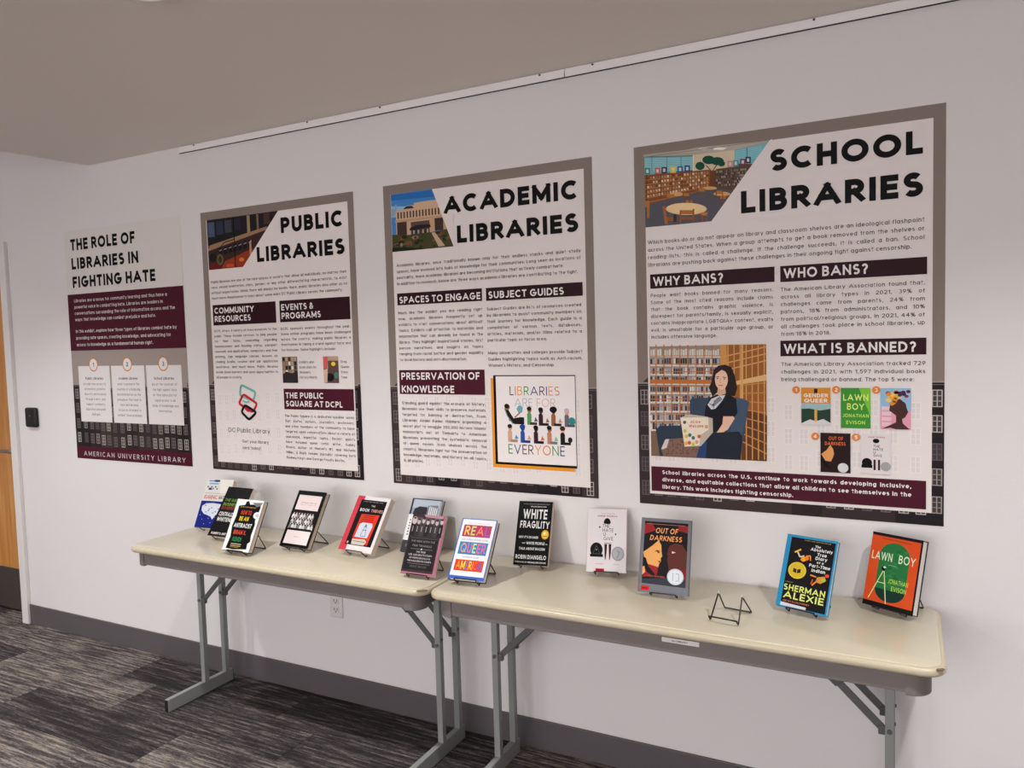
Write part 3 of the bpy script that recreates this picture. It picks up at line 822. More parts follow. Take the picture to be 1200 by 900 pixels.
# small pictures
p.rect(477, 686, 567, 803, (120, 108, 96))
for k in range(26):
    rr = random.Random(k); p.rect(480 + (k % 5) * 17, 689 + (k // 5) * 19, 493 + (k % 5) * 17, 705 + (k // 5) * 19, rr.choice([(60, 54, 50), (178, 150, 120), (216, 205, 190), (40, 36, 40), (150, 120, 90)]), False)
p.layer += 1; p.poly([(477, 765), (500, 752), (530, 760), (567, 750), (567, 803), (477, 803)], (46, 42, 46)); p.build('small_picture')
p.rect(716, 687, 800, 803, (176, 150, 130)); p.poly([(716, 690), (742, 688), (738, 740), (716, 745)], (208, 90, 84)); p.rect(742, 706, 800, 740, (96, 70, 60)); p.ell(772, 720, 12, 9, (226, 196, 60))
p.rect(716, 740, 800, 803, (92, 70, 66)); p.ell(752, 778, 22, 18, (24, 20, 24)); p.poly([(716, 745), (740, 740), (735, 800), (716, 803)], (206, 170, 150)); p.ell(786, 770, 10, 14, (70, 120, 110)); p.build('small_picture')
# loop logo


def loop(p, pts, wd, c):
    P = fillet([(x, y, 0) for x, y in pts], 14, 4, True); P = [(v.x, v.y) for v in P]; P.append(P[0])
    p.line(P, wd, c)
    p.hold = True
    for x, y in P: p.ell(x, y, wd / 2, wd / 2, c, 8)
    p.hold = False; p.layer += 1


loop(p, [(214, 812), (306, 846), (288, 886), (203, 862)], 11, (108, 178, 168))
loop(p, [(226, 856), (312, 900), (280, 940), (194, 900)], 12, (190, 36, 48))
loop(p, [(232, 906), (304, 940), (256, 976), (208, 940)], 13, (18, 20, 28))
p.line([(222, 886), (240, 895), (262, 890)], 8, (108, 178, 168)); p.line([(234, 925), (252, 936), (270, 930)], 8, (190, 36, 48))
p.build('logo')

# ---- poster 3 : ACADEMIC LIBRARIES
p = big_poster(-1.4572, .9973, 914.4, 1226.5, 'poster titled ACADEMIC LIBRARIES with a square colourful readers drawing, third from the door', 11)
p.rect(38, 37.5, 332, 268, (64, 128, 190)); p.poly([(38, 40), (242, 40), (254, 68), (38, 62)], (44, 106, 176)); p.poly([(38, 84), (160, 96), (250, 80), (268, 120), (38, 130)], (146, 176, 206))
p.poly([(38, 96), (58, 96), (58, 80), (64, 80), (64, 118), (38, 128)], (130, 160, 186))
p.poly([(60, 116), (60, 106), (110, 100), (110, 90), (150, 90), (150, 82), (230, 80), (286, 84), (286, 200), (60, 200)], (200, 168, 138))
p.poly([(96, 102), (112, 92), (140, 92), (150, 102)], (52, 46, 56))
p.hold = True
for k in range(15): p.rect(68 + k * 15, 112, 75 + k * 15, 138, (70, 52, 48))
p.hold = False; p.layer += 1
p.rect(56, 142, 300, 152, (182, 148, 120)); p.rect(64, 152, 112, 205, (66, 50, 48)); p.rect(112, 152, 132, 205, (196, 162, 132)); p.rect(132, 156, 222, 205, (92, 66, 60)); p.rect(222, 150, 246, 205, (190, 154, 124)); p.rect(246, 152, 286, 200, (64, 48, 46)); p.rect(286, 150, 300, 205, (178, 142, 112))
p.poly([(126, 180), (160, 170), (224, 172), (228, 184), (126, 190)], (38, 30, 36)); p.rect(134, 188, 220, 206, (60, 48, 50)); p.hold = True
for k in range(4): p.rect(142 + k * 22, 190, 150 + k * 22, 204, (170, 150, 140))
p.hold = False; p.layer += 1
p.poly([(38, 198), (120, 206), (230, 204), (332, 196), (332, 268), (38, 268)], (70, 66, 40))
for k in range(34):
    rr = random.Random(k + 70); p.ell(44 + rr.random() * 270, 208 + rr.random() * 56, 5 + rr.random() * 13, 4 + rr.random() * 5, rr.choice([(44, 52, 30), (92, 84, 46), (120, 74, 48), (60, 70, 38), (150, 118, 84), (36, 40, 26)]), n=9)
p.poly([(230, 206), (246, 206), (292, 262), (262, 264)], (186, 160, 134)); p.poly([(38, 250), (180, 262), (200, 268), (38, 268)], (30, 38, 24))
p.poly([(239, 38), (334, 38), (334, 270), (331, 268)], PAPER); p.build('corner_picture')
p.text('ACADEMIC', 864, 141, 68, BLK, t=.262, width=578, res=8, align='r'); p.build('title_line')
p.text('LIBRARIES', 864, 257, 67, BLK, t=.262, width=522, res=8, align='r'); p.build('title_line'); p.layer += 1
p.para(['Academic libraries, once traditionally known only for their endless stacks and quiet study', 'spaces, have evolved into hubs of knowledge for their communities. Long seen as locations of', '~neutrality, more academic libraries are becoming institutions that actively combat hate.',
        '~In addition to research, below are three ways academics libraries are contributing to the fight.'], 54, 330, 24.7, 812, 12, INK)
p.para(['Much like the exhibit you are reading right', 'now, academic libraries frequently set up', 'exhibits to start conversations about difficult', 'topics. Exhibits call attention to materials and', 'information that can already be found in the',
        'library. They highlight inspirational stories, first', 'person narratives, and insights on topics', 'ranging from racial justice and gender equality', '~to local history and anti-discrimination.'], 54, 522, 23.8, 398, 11.5, INK)
p.para(['Subject Guides are lists of resources created', 'by librarians to assist community members on', 'their journey for knowledge. Each guide is a', 'compilation of various texts, databases,', 'articles, materials, and/or films related to a', '~particular topic or focus area.'], 470, 523, 23.8, 394, 11.5, INK)
p.para(['Many universities and colleges provide Subject', 'Guides highlighting topics such as Anti-racism,', "~Women's History, and Censorship."], 470, 691, 23.8, 394, 11.5, INK)
p.para(['Standing guard against the erasure of history,', 'librarians use their skills to preserve materials', 'targeted for banning or destruction. From', 'Librarian Abdel Kader Haidara organizing a', 'secret plot to smuggle 350,000 historic Islamic',
        'manuscripts out of Timbuktu to American', 'librarians preventing the systematic removal', 'of queer novels from shelves across the', 'country, librarians fight for the preservation of', 'knowledge, materials, and history on all topics,', '~in all places.'], 56, 889, 23.7, 398, 11.5, INK)
p.build('body_text')
banner(p, 53, 437, 452, 485, ['SPACES TO ENGAGE'], 27, wd=[386], base=478)
banner(p, 470, 437, 870, 486, ['SUBJECT GUIDES'], 27, wd=[320], base=478)
banner(p, 49, 749, 453, 847, ['PRESERVATION OF', 'KNOWLEDGE'], 29, MAROON, wd=[376, 258], base=788, dy=53)
# square print with readers
p.rect(480, 782, 824, 1126, (226, 144, 40)); p.rect(491, 771, 833, 1114, BLK); p.rect(502, 775, 831, 1105, (232, 224, 223))
CY = [(96, 24, 40), (214, 96, 50), (226, 150, 50), (44, 140, 70), (30, 40, 96), (96, 24, 80), (36, 36, 90), (226, 150, 50), (214, 120, 50)]
p.text('LIBRARIES', 558, 847, 34, CY, t=.11, width=214, res=15)
p.text('ARE FOR', 578, 889, 30, [(120, 150, 150), (120, 120, 150), (120, 150, 150), (90, 90, 90), (190, 150, 100), (200, 130, 110), (200, 140, 110)], t=.06, width=176, res=15)
p.text('EVERYONE', 546, 1071, 37, [(44, 140, 70), (36, 40, 96), (110, 26, 60), (96, 60, 40), (226, 150, 50), (222, 110, 60), (44, 130, 70), (36, 40, 96)], t=.11, width=242, res=15); p.layer += 1


def reader(x, y, skin, top, leg, hair, k=1., book=(120, 150, 180), big=1.):
    p.poly([(x - 9, y), (x - 9, y - 40), (x - 5, y - 46), (x + 5, y - 46), (x + 9, y - 38), (x + 9, y - 10), (x + 30, y - 10), (x + 30, y)], top)
    p.rect(x + 2, y - 10, x + 32, y, leg); p.ell(x + 1, y - 56, 9, 11, skin, 14); p.ell(x, y - 61, 10 * big, 8 * big, hair, 14)
    p.poly([(x + 20, y - 12), (x + 26, y - 30), (x + 36, y - 14)], book)


# row 1: reclining reader plus four seated, row 2: five seated
p.poly([(536, 884 + 12), (548, 896), (575, 935), (602, 930), (620, 930), (620, 957), (578, 957), (556, 944)], (22, 20, 22))
p.line([(538, 900), (548, 926), (572, 956)], 4, (120, 140, 120)); p.ell(549, 893, 11, 11, (150, 100, 70)); p.ell(547, 889, 11, 9, (20, 18, 20)); p.poly([(588, 898), (600, 884), (616, 892), (612, 912), (596, 914)], (110, 160, 176)); p.line([(580, 932), (604, 912)], 5, (150, 100, 70))
reader(642, 958, (150, 100, 70), (90, 150, 90), (70, 60, 60), (30, 24, 24), book=(90, 90, 130))
reader(690, 960, (70, 46, 36), (60, 26, 40), (34, 28, 32), (16, 14, 16), book=(150, 120, 100))
reader(742, 960, (90, 58, 40), (150, 96, 60), (50, 34, 34), (16, 14, 16), book=(190, 150, 120), big=1.5)
reader(796, 962, (210, 160, 140), (110, 100, 110), (90, 80, 90), (190, 170, 180), book=(60, 140, 140)); p.ell(830 - 14, 940, 14, 14, (50, 132, 136))
reader(558, 1026, (200, 150, 120), (206, 160, 130), (170, 130, 110), (30, 24, 24), book=(90, 140, 190))
reader(612, 1027, (30, 70, 150), (40, 80, 160), (40, 60, 130), (30, 70, 150), book=(214, 160, 120), big=1.2)
reader(668, 1028, (40, 30, 28), (64, 30, 44), (30, 26, 30), (14, 12, 14), book=(210, 120, 70))
reader(724, 1028, (150, 100, 76), (190, 130, 100), (120, 120, 120), (22, 20, 22), book=(120, 190, 150))
reader(778, 1029, (220, 170, 140), (24, 22, 26), (30, 28, 30), (60, 40, 34), book=(220, 140, 60), big=1.1); p.ell(808, 1010, 9, 10, (30, 26, 30))
p.layer += 1; p.build('square_picture')

# ---- poster 4 : SCHOOL LIBRARIES
p = big_poster(-.3753, .9926, 939.3, 1240.8, 'largest poster titled SCHOOL LIBRARIES with a seated woman photo, rightmost on the wall', 3)
keep = p.map
qm = quad_map([(100, 190), (1130, 40), (655, 715), (107, 770)], [(34, 38), (440, 38), (256, 272), (33, 272)])
p.map = lambda x, y: keep(*qm(x, y))
p.poly([(100, 188), (1130, 40), (655, 715), (107, 770)], (96, 64, 44))
p.poly([(100, 188), (100, 165), (1130, 40), (1110, 70), (840, 120), (500, 170)], (168, 158, 146)); p.poly([(500, 165), (840, 118), (845, 260), (690, 290), (500, 300)], (206, 190, 160))
p.poly([(350, 150), (520, 105), (1130, 40), (840, 122), (640, 150)], (176, 168, 158)); p.poly([(665, 110), (700, 100), (780, 104), (745, 122), (670, 122)], (240, 236, 220)); p.poly([(540, 120), (560, 108), (632, 106), (600, 122)], (214, 208, 196))
p.poly([(100, 185), (500, 172), (500, 290), (100, 335)], (110, 170, 182)); p.poly([(840, 122), (1125, 60), (990, 235), (840, 235)], (110, 176, 190))
for k in range(10): p.line([(104, 200 + k * 11), (496, 186 + k * 11)], 4, (160, 204, 208), False)
for k in range(7): p.line([(846, 134 + k * 14), (1060, 90 + k * 14)], 4, (156, 204, 210), False)
p.layer += 1
for x in (168, 290, 405): p.line([(x, 180), (x, 300)], 6, (90, 130, 140), False)
p.line([(942, 100), (942, 220)], 7, (70, 100, 110)); p.line([(505, 168), (505, 300)], 10, (216, 206, 180)); p.line([(100, 186), (500, 172)], 6, (80, 96, 100))
p.poly([(100, 335), (630, 285), (660, 300), (660, 440), (107, 590)], (128, 78, 44)); p.poly([(690, 280), (1000, 235), (1000, 430), (690, 440)], (92, 68, 56)); p.layer += 1
for sh in range(6):
    y0 = 372 + sh * 38
    p.poly([(104, y0), (640, 316 + sh * 26), (640, 320 + sh * 26), (104, y0 + 7)], (176, 116, 66), False)
p.layer += 1
for x in (125, 240, 330, 415, 495, 565): p.line([(x, 330 - (x - 100) * .08), (x, 570 - (x - 100) * .26)], 6, (96, 56, 34), False)
p.layer += 1
for sh in range(5):
    for k in range(22):
        rr = random.Random(sh * 40 + k); x = 130 + k * 23; y = 352 + sh * 38 - (x - 104) * (56 + sh * 12) / 540
        p.rect(x, y, x + 15, y + 17, rr.choice([(196, 170, 140), (150, 110, 80), (214, 196, 170), (110, 66, 44), (180, 130, 90)]), False)
p.layer += 1
for sh in range(6):
    for k in range(22):
        rr = random.Random(sh * 60 + k + 9); x = 694 + k * 13; y = 296 + sh * 23 - (x - 694) * .1
        p.rect(x, y, x + 9, y + 15, rr.choice([(70, 60, 60), (130, 118, 108), (50, 44, 46), (160, 150, 140), (96, 84, 78)]), False)
p.layer += 1
for (x, y, c) in ((110, 275, (60, 130, 130)), (192, 272, (200, 90, 96)), (246, 266, (60, 50, 90)), (318, 262, (226, 190, 60)), (376, 258, (40, 90, 140)), (434, 252, (50, 60, 130)), (784, 212, (200, 130, 130)), (830, 205, (60, 150, 150)), (886, 194, (120, 60, 90)), (930, 178, (50, 50, 80))):
    p.rect(x, y, x + 44, y + 52, c, False); p.layer += 1; p.rect(x + 12, y + 12, x + 32, y + 40, (206, 200, 196), False); p.layer -= 1
p.layer += 2
p.poly([(640, 290), (655, 300), (672, 290), (668, 430), (636, 430)], (112, 62, 40)); p.line([(655, 300), (610, 250)], 8, (112, 62, 40)); p.line([(660, 300), (700, 240)], 8, (112, 62, 40))
for (x, y, rx, ry) in ((560, 255, 38, 34), (630, 205, 52, 36), (700, 215, 55, 34), (735, 235, 30, 24)): p.ell(x, y, rx, ry, (24, 74, 58), 16, False)
p.layer += 1
p.poly([(107, 590), (300, 530), (660, 440), (850, 450), (655, 715), (107, 770)], (84, 84, 92))
for (x, y, rx, ry) in ((640, 438, 60, 14), (372, 488, 56, 18), (740, 485, 70, 18)): p.ell(x, y, rx, ry, (206, 156, 100), 18, False)
p.layer += 1
for (x, y) in ((540, 440), (420, 480), (290, 490), (690, 460), (720, 500), (440, 540)):
    p.rect(x, y, x + 60, y + 26, (176, 112, 56), False); p.rect(x, y, x + 7, y + 80, (120, 70, 36), False); p.rect(x + 53, y, x + 60, y + 80, (120, 70, 36), False)
p.layer += 1
p.poly([(100, 545), (150, 545), (148, 690), (130, 690), (128, 600), (107, 600)], (168, 108, 56))
p.rect(345, 640, 370, 720, (60, 46, 40)); p.rect(560, 640, 575, 700, (120, 74, 40)); p.ell(450, 612, 168, 50, (222, 186, 136), 28); p.ell(450, 606, 160, 45, (232, 200, 152), 28)
p.poly([(255, 590), (275, 590), (300, 740), (275, 742)], (160, 96, 50)); p.poly([(290, 680), (340, 680), (345, 708), (295, 712)], (150, 88, 44))
p.rect(396, 622, 515, 655, (176, 104, 52)); p.rect(396, 622, 408, 730, (150, 84, 42)); p.rect(502, 610, 515, 720, (150, 84, 42)); p.rect(404, 680, 506, 700, (150, 84, 42)); p.rect(570, 640, 625, 665, (190, 124, 66)); p.rect(575, 660, 588, 715, (140, 84, 44)); p.rect(612, 655, 622, 710, (140, 84, 44))
p.map = keep
p.poly([(440, 36), (446, 36), (446, 276), (255, 276), (254.5, 274)], PAPER, False); p.rect(37, 271.5, 300, 276, PAPER, False); p.layer += 1
p.poly([(37.5, 38), (441, 38), (441, 36), (37.5, 36)], TAUPE, False); p.rect(30, 36, 37, 272, TAUPE, False); p.layer += 1
p.build('corner_picture')
p.text('SCHOOL', 863, 135, 67, BLK, t=.262, width=430, res=8, align='r'); p.build('title_line')
p.text('LIBRARIES', 864, 256, 70, BLK, t=.262, width=520, res=8, align='r'); p.build('title_line'); p.layer += 1
p.para(['Which books do or do not appear on library and classroom shelves are an ideological flashpoint', 'across the United States. When a group attempts to get a book removed from the shelves or', 'reading lists, this is called a challenge. If the challenge succeeds, it is called a ban. School',
        '~librarians are pushing back against these challenges in their ongoing fight against censorship.'], 43, 329, 25.2, 820, 12.5, INK, res=30)
p.para(['People want books banned for many reasons.', 'Some of the most cited reasons include claims', 'that the book contains graphic violence, is', 'disrespect for parents/family, is sexually explicit,', 'contains inappropriate LGBTQIA+ content, exalts', 'evil, is unsuitable for a particular age group, or', '~includes offensive language.'], 50, 508, 23.4, 396, 11.8, INK, res=30)
p.para(['The American Library Association found that,', 'across all library types in 2021, 39% of', 'challenges came from parents, 24% from', 'patrons, 18% from administrators, and 10%', 'from political/religious groups. In 2021, 44% of', 'all challenges took place in school libraries, up', '~from 18% in 2018.'], 467, 510, 23.2, 398, 11.8, INK, res=30)
p.para(['The American Library Association tracked 729', 'challenges in 2021, with 1,597 individual books', '~being challenged or banned. The top 5 were:'], 467, 745, 23.8, 400, 11.8, INK, res=30)
p.build('body_text')
banner(p, 50, 431, 450, 479, ['WHY BANS?'], 31, wd=[236], base=471)
banner(p, 467, 431, 869, 481, ['WHO BANS?'], 31, wd=[242], base=470)
banner(p, 466, 665, 868, 714, ['WHAT IS BANNED?'], 31, wd=[370], base=706)
p.rect(43, 1087, 869, 1172, MAROON)
p.para(['School libraries across the U.S. continue to work towards developing inclusive,', 'diverse, and equitable collections that allow all children to see themselves in the', '~library. This work includes fighting censorship.'], 80, 1112, 25, 752, 13, WHT, t=.2, res=30)
p.build('footer_banner')
# librarian photo, traced crop corners -> printed rectangle
qm = quad_map([(38, 48), (878, 22), (885, 872), (50, 828)], [(44, 675), (423, 675), (423, 1051), (44, 1051)])
p.map = lambda x, y: keep(*qm(x, y))
p.poly([(38, 48), (878, 22), (885, 872), (50, 828)], (120, 96, 76))
p.poly([(38, 48), (545, 32), (545, 640), (45, 640)], (150, 138, 128))
for r_ in range(9):
    y = 60 + r_ * 66
    for k in range(30):
        rr = random.Random(r_ * 50 + k)
        if r_ == 0: c = rr.choice([(214, 208, 200), (200, 194, 186), (120, 150, 110) if k < 6 else (206, 200, 190)])
        else: c = rr.choice([(70, 84, 104), (160, 164, 170), (214, 208, 200), (60, 50, 50), (120, 60, 44), (190, 180, 168), (40, 60, 96)])
        p.rect(44 + k * 16.5, y + (rr.random() * 14), 57 + k * 16.5, y + 50, c, False)
    p.layer += 1; p.rect(44, y + 50, 545, y + 62, (216, 204, 190), False)
p.layer += 1
for x in (85, 140, 196, 255, 312, 370, 428, 487): p.line([(x, 34), (x, 620)], 7, (176, 112, 66), False)
for y in (52, 112, 170, 225, 330, 368, 420, 470, 530, 580): p.line([(40, y + 3), (545, y - 3)], 6, (184, 122, 74), False)
p.layer += 1; p.rect(40, 282, 545, 312, (190, 112, 56))
p.poly([(545, 30), (878, 22), (885, 872), (690, 860), (620, 500), (545, 420)], (150, 92, 46))
p.poly([(545, 30), (590, 30), (600, 400), (545, 420)], (204, 144, 78)); p.poly([(700, 480), (885, 540), (885, 872), (700, 860)], (96, 58, 32))
for k in range(7):
    x = 600 + k * 44; p.line([(x, 28), (x + 3, 860 - (0 if k > 2 else 400))], 8, (206, 150, 86), False)
for y in (80, 130, 180): p.line([(590, y + 30), (880, y - 40)], 8, (212, 158, 94), False)
for k in range(8): p.line([(700, 320 + k * 58), (884, 300 + k * 74)], 8, (190, 130, 70), False)
p.layer += 1; p.poly([(660, 290), (880, 240), (880, 285), (660, 318)], (218, 176, 118)); p.line([(703, 26), (703, 640)], 16, (214, 160, 96))
# armchair
p.poly([(325, 430), (345, 415), (640, 405), (720, 420), (755, 440), (748, 480), (690, 860), (330, 760)], (56, 70, 90)); p.poly([(640, 410), (720, 420), (755, 440), (700, 700), (620, 660)], (66, 84, 106))
# skirt and legs
p.poly([(120, 760), (150, 710), (270, 690), (420, 720), (400, 840), (200, 836), (120, 790)], (126, 96, 84))
for k in range(60):
    rr = random.Random(k + 900); p.ell(160 + rr.random() * 220, 715 + rr.random() * 105, 4, 4, (70, 48, 42), 6, False)
p.layer += 1; p.poly([(108, 775), (140, 712), (180, 700), (160, 770), (130, 782)], (210, 196, 190))
# body
p.poly([(440, 470), (470, 410), (540, 380), (600, 380), (660, 420), (670, 520), (640, 560), (560, 640), (500, 660), (420, 640), (430, 540)], (26, 26, 36))
p.poly([(452, 462), (480, 420), (530, 398), (582, 390), (560, 430), (510, 490), (480, 496)], (206, 204, 210))
for k in range(7): p.line([(462 + k * 6, 450 + k * 6), (500, 470 - k * 6), (560 - k * 3, 420 - k * 3)], 3, (60, 60, 80), False)
p.layer += 1
p.poly([(566, 545), (640, 545), (650, 560), (600, 640), (560, 664), (520, 662), (560, 600)], (226, 182, 156))
# hair, neck, face
p.poly([(500, 210), (530, 180), (580, 172), (625, 190), (650, 250), (668, 340), (650, 400), (590, 390), (540, 360), (490, 400), (462, 340), (480, 300)], (40, 28, 26))
p.poly([(530, 330), (580, 330), (585, 380), (540, 398), (522, 385)], (214, 166, 140)); p.ell(553, 280, 47, 72, (232, 190, 164), 24)
p.poly([(500, 250), (520, 205), (560, 195), (600, 215), (606, 260), (590, 225), (555, 210), (520, 235)], (46, 32, 28))
p.line([(514, 262), (536, 260)], 5, (60, 40, 36), False); p.line([(562, 262), (588, 266)], 5, (60, 40, 36), False); p.layer += 1
p.ell(526, 272, 6, 4, (40, 30, 30), 8, False); p.ell(575, 275, 6, 4, (40, 30, 30), 8, False); p.line([(546, 268), (542, 300), (552, 304)], 3, (196, 140, 116), False); p.line([(530, 322), (566, 322)], 6, (190, 96, 90), False); p.layer += 1
# arms of the chair
p.poly([(82, 640), (110, 615), (270, 610), (285, 640), (280, 700), (150, 710), (120, 780), (135, 830), (110, 828)], (48, 58, 74))
p.poly([(420, 680), (440, 666), (680, 655), (705, 690), (690, 860), (375, 842), (400, 740)], (34, 40, 50)); p.poly([(415, 690), (450, 690), (440, 846), (372, 842)], (40, 66, 110))
# picture book
p.poly([(258, 555), (320, 530), (435, 545), (490, 560), (492, 660), (405, 760), (288, 764)], (190, 176, 160)); p.poly([(258, 555), (458, 552), (462, 640), (400, 680), (395, 752), (288, 762)], (232, 218, 200))
p.text('All Are', 328, 596, 22, (206, 70, 56), t=.2, width=74); p.text('Welcome', 318, 626, 22, (206, 70, 56), t=.2, width=106); p.layer += 1
for k, (x, y) in enumerate(((300, 690), (322, 735), (350, 700), (375, 730), (350, 745), (300, 740), (392, 690), (325, 680), (445, 620), (290, 650))):
    p.ell(x, y, 13, 14, [(226, 180, 60), (206, 90, 60), (60, 120, 110), (214, 150, 120), (190, 200, 80)][k % 5], 10, False)
p.layer += 1; p.ell(288, 588, 12, 12, (90, 90, 100), 12)
p.map = keep; p.build('portrait_picture')
# five small covers with numbered discs
for (x, y, n) in ((512, 820, '1'), (627, 819, '2'), (737, 819, '3'), (567, 965, '4'), (682, 964, '5')):
    p.ell(x, y, 11.5, 11.5, (220, 126, 50), 20); p.text(n, x, y + 6, 12, WHT, t=.22, align='c'); p.build('number_disc')
p.layer += 2
p.rect(527, 813, 611, 925, (210, 136, 40)); p.rect(527, 862, 611, 890, (150, 180, 186)); p.poly([(527, 880), (550, 878), (580, 884), (611, 878), (611, 925), (527, 925)], (38, 62, 50))
p.text('GENDER', 569, 843, 12, WHT, t=.22, width=72, align='c'); p.text('QUEER', 569, 859, 12, WHT, t=.22, width=70, align='c'); p.layer += 1
p.rect(564, 816, 574, 830, (40, 34, 38)); p.rect(565, 880, 573, 922, (210, 160, 80)); p.poly([(527, 925), (552, 912), (569, 918), (590, 910), (611, 922), (611, 930), (527, 930)], (208, 204, 206)); p.build('cover_picture')
p.rect(640, 813, 722, 936, (60, 140, 50)); p.poly([(690, 813), (722, 813), (722, 900)], (120, 190, 60))
for l, y, wd in (('LAWN', 852, 72), ('BOY', 880, 50)): p.text(l, 681, y, 20, (208, 226, 120), t=.18, width=wd, align='c')
for l, y, wd in (('JONATHAN', 903, 74), ('EVISON', 924, 54)): p.text(l, 681, y, 11, (180, 214, 100), t=.2, width=wd, align='c')
p.layer += 1; p.build('cover_picture')
p.rect(749, 813, 829, 936, (140, 180, 210)); p.rect(749, 880, 829, 936, (220, 150, 170))
for k, l in enumerate(('THIS', 'BOOK', 'JUST', 'BLUE')):
    pass
for k in range(4): p.rect(752, 868 + k * 16, 778, 879 + k * 16, (226, 190, 196), False)
p.layer += 1
p.poly([(790, 936), (775, 932), (752, 936), (790, 915), (790, 895), (772, 880), (775, 855), (800, 845), (815, 858), (818, 872), (822, 884), (814, 900), (806, 905), (808, 918), (826, 936)], (70, 44, 40))
for k in range(16):
    rr = random.Random(k + 31); p.ell(768 + rr.random() * 34, 824 + rr.random() * 36, 7, 6, rr.choice([(230, 160, 50), (240, 190, 90), (220, 130, 40), (190, 60, 60)]), 8, False)
for k in range(8):
    rr = random.Random(k + 61); p.ell(798 + rr.random() * 26, 820 + rr.random() * 18, 6, 5, rr.choice([(90, 30, 50), (60, 40, 80), (150, 40, 60)]), 8, False)
p.layer += 1; p.build('cover_picture')
p.rect(582, 953, 667, 1076, (38, 22, 22)); p.text('OUT OF', 626, 975, 11, (220, 110, 60), t=.18, width=42, align='c'); p.text('DARKNESS', 624, 991, 11, (220, 110, 60), t=.18, width=60, align='c'); p.layer += 1
p.poly([(584, 1020), (600, 1006), (610, 990), (618, 1002), (621, 1018), (617, 1030), (612, 1042), (596, 1040)], (220, 150, 90)); p.poly([(582, 1016), (596, 1040), (612, 1066), (600, 1060), (582, 1040)], (16, 12, 14)); p.ell(646, 1060, 15, 15, (208, 206, 208), 20); p.build('cover_picture')
p.rect(695, 953, 777, 1074, (216, 208, 208)); p.text('ANGIE THOMAS', 738, 964, 4, (170, 60, 70), t=.2, align='c'); p.ell(737, 973, 9, 7, BLK)
for k, l in enumerate(('THE', 'HATE', 'U', 'GIVE')): p.text(l, 729, 993 + k * 9.5, 7.5, BLK, t=.14)
p.layer += 1; p.rect(730, 1030, 736, 1062, (60, 30, 36), False); p.rect(742, 1030, 748, 1062, (60, 30, 36), False); p.ell(712, 1040, 14, 14, BLK, 20, False); p.rect(697, 1046, 727, 1056, BLK, False); p.ell(763, 1050, 14, 14, (158, 156, 158), 20, False); p.layer += 1; p.build('cover_picture')


# ================================================================== BOOKS AND WIRE STANDS
def wire_stand(name_label, x, y, yaw, lean, th, wd=.082, h=.105, lip=.003, top_z=None, tips=False, group='black wire book stands'):
    """origin at the feet; the book's back rests on the uprights, its lower edge on the arms"""
    s, c = math.sin(lean), math.cos(lean); r = .002
    R = tag(empty('book_stand', (x, y, .748), (0, 0, yaw)), name_label, 'stand', group)
    hw = wd / 2; arm = th + .0045
    ft = lambda sx: Vector((sx * hw, 0, r))
    rise = .0035 if tips else .0052
    ar = lambda sx: ft(sx) + Vector((0, -c * arm, s * arm + rise))
    tp = lambda sx: ft(sx) + Vector((-sx * .006 if tips else 0, s * h, c * h))
    lipv = Vector((0, s * lip, c * lip))
    back = .118 if tips else .105 if lean < .5 else .14
    if tips: r = .0023
    rb = lambda sx: Vector((sx * hw, back, r))
    P = [ar(-1) + lipv, ar(-1), ft(-1), tp(-1), rb(-1), rb(1), tp(1), ft(1), ar(1), ar(1) + lipv]
    P = fillet(P, .004, 3, True)
    MB().tube(P, r, 7, True).build('wire_frame', M['wire'], R, True)
    if tips:
        for sx in (-1, 1): MB().cyl(tp(sx) - Vector((0, 0, .003)), tp(sx) + Vector((0, .001, .005)), .003, 10).build('rubber_tip', M['tip'], R, True)
    return R


def make_book(key, x, y, w_, h_, lean, yaw, th, label, art, spine=(20, 20, 22), edge='pages', hard=True, back=None):
    """x,y = middle of the front cover's lower edge"""
    L, Yw = math.radians(lean), math.radians(yaw); s, c = math.sin(L), math.cos(L)
    fx, fy = -math.sin(Yw), math.cos(Yw)
    ox_, oy_ = x + fx * c * th, y + fy * c * th        # back lower edge = stand feet
    B = tag(empty('book', (ox_, oy_, .7575), (-L, 0, Yw)), label, 'book', 'banned and library books on display')
    bt = .0022 if hard else .0007; ov = .003 if hard else 0
    cm = mat('cloth_' + key, spine, .4)
    z0 = .0002
    MB().box(-w_ / 2, -th, z0, w_ / 2, -th + bt, h_, bev=.0004, seg=1).build('front_cover', cm, B)
    bk = mat('back_' + key, back, .4) if back else cm
    MB().box(-w_ / 2, -bt - .0002, z0, w_ / 2, -.0002, h_, bev=.0004, seg=1).build('back_cover', bk, B)
    # rounded spine
    t = MB(); P = [(-w_ / 2, -.0002), (-w_ / 2, -th)] + [(-w_ / 2 - (.004 if hard else .0008) * math.sin(PI * k / 6), -th + (th - .0002) * k / 6) for k in range(1, 6)]
    P = [(-w_ / 2 + .001, -.0004), (-w_ / 2 + .001, -th + .0002)] + P[1:1 + 6] + [(-w_ / 2, -.0003)]
    t.prism([(a, b) for a, b in P], z0, h_); t.build('spine', cm, B)
    MB().box(-w_ / 2 + .001, -th + bt, z0 + ov, w_ / 2 - ov, -bt - .0002, h_ - ov).build('page_block', M[edge], B)
    p = Print(w_ * 1000, h_ * 1000, B, y0=-th - .00005, material='gloss', gain=1.0, step=2.4e-5)
    W, H = w_ * 1000, h_ * 1000
    p.map = lambda a, b: (a * W / 100, b * H / 150)      # artwork is drawn on a 100 x 150 cover
    art(p)
    p.build('cover_print')
    wire_stand('black wire stand under the ' + stand_name(label), ox_, oy_, Yw, L, th)
    return B


def stand_name(label):
    l = label.split(',')[0] if not label.startswith(('red,', 'white and deep')) else label.replace('red, black', 'red and black').split(',')[0]
    return ' '.join(l.split()[:11])


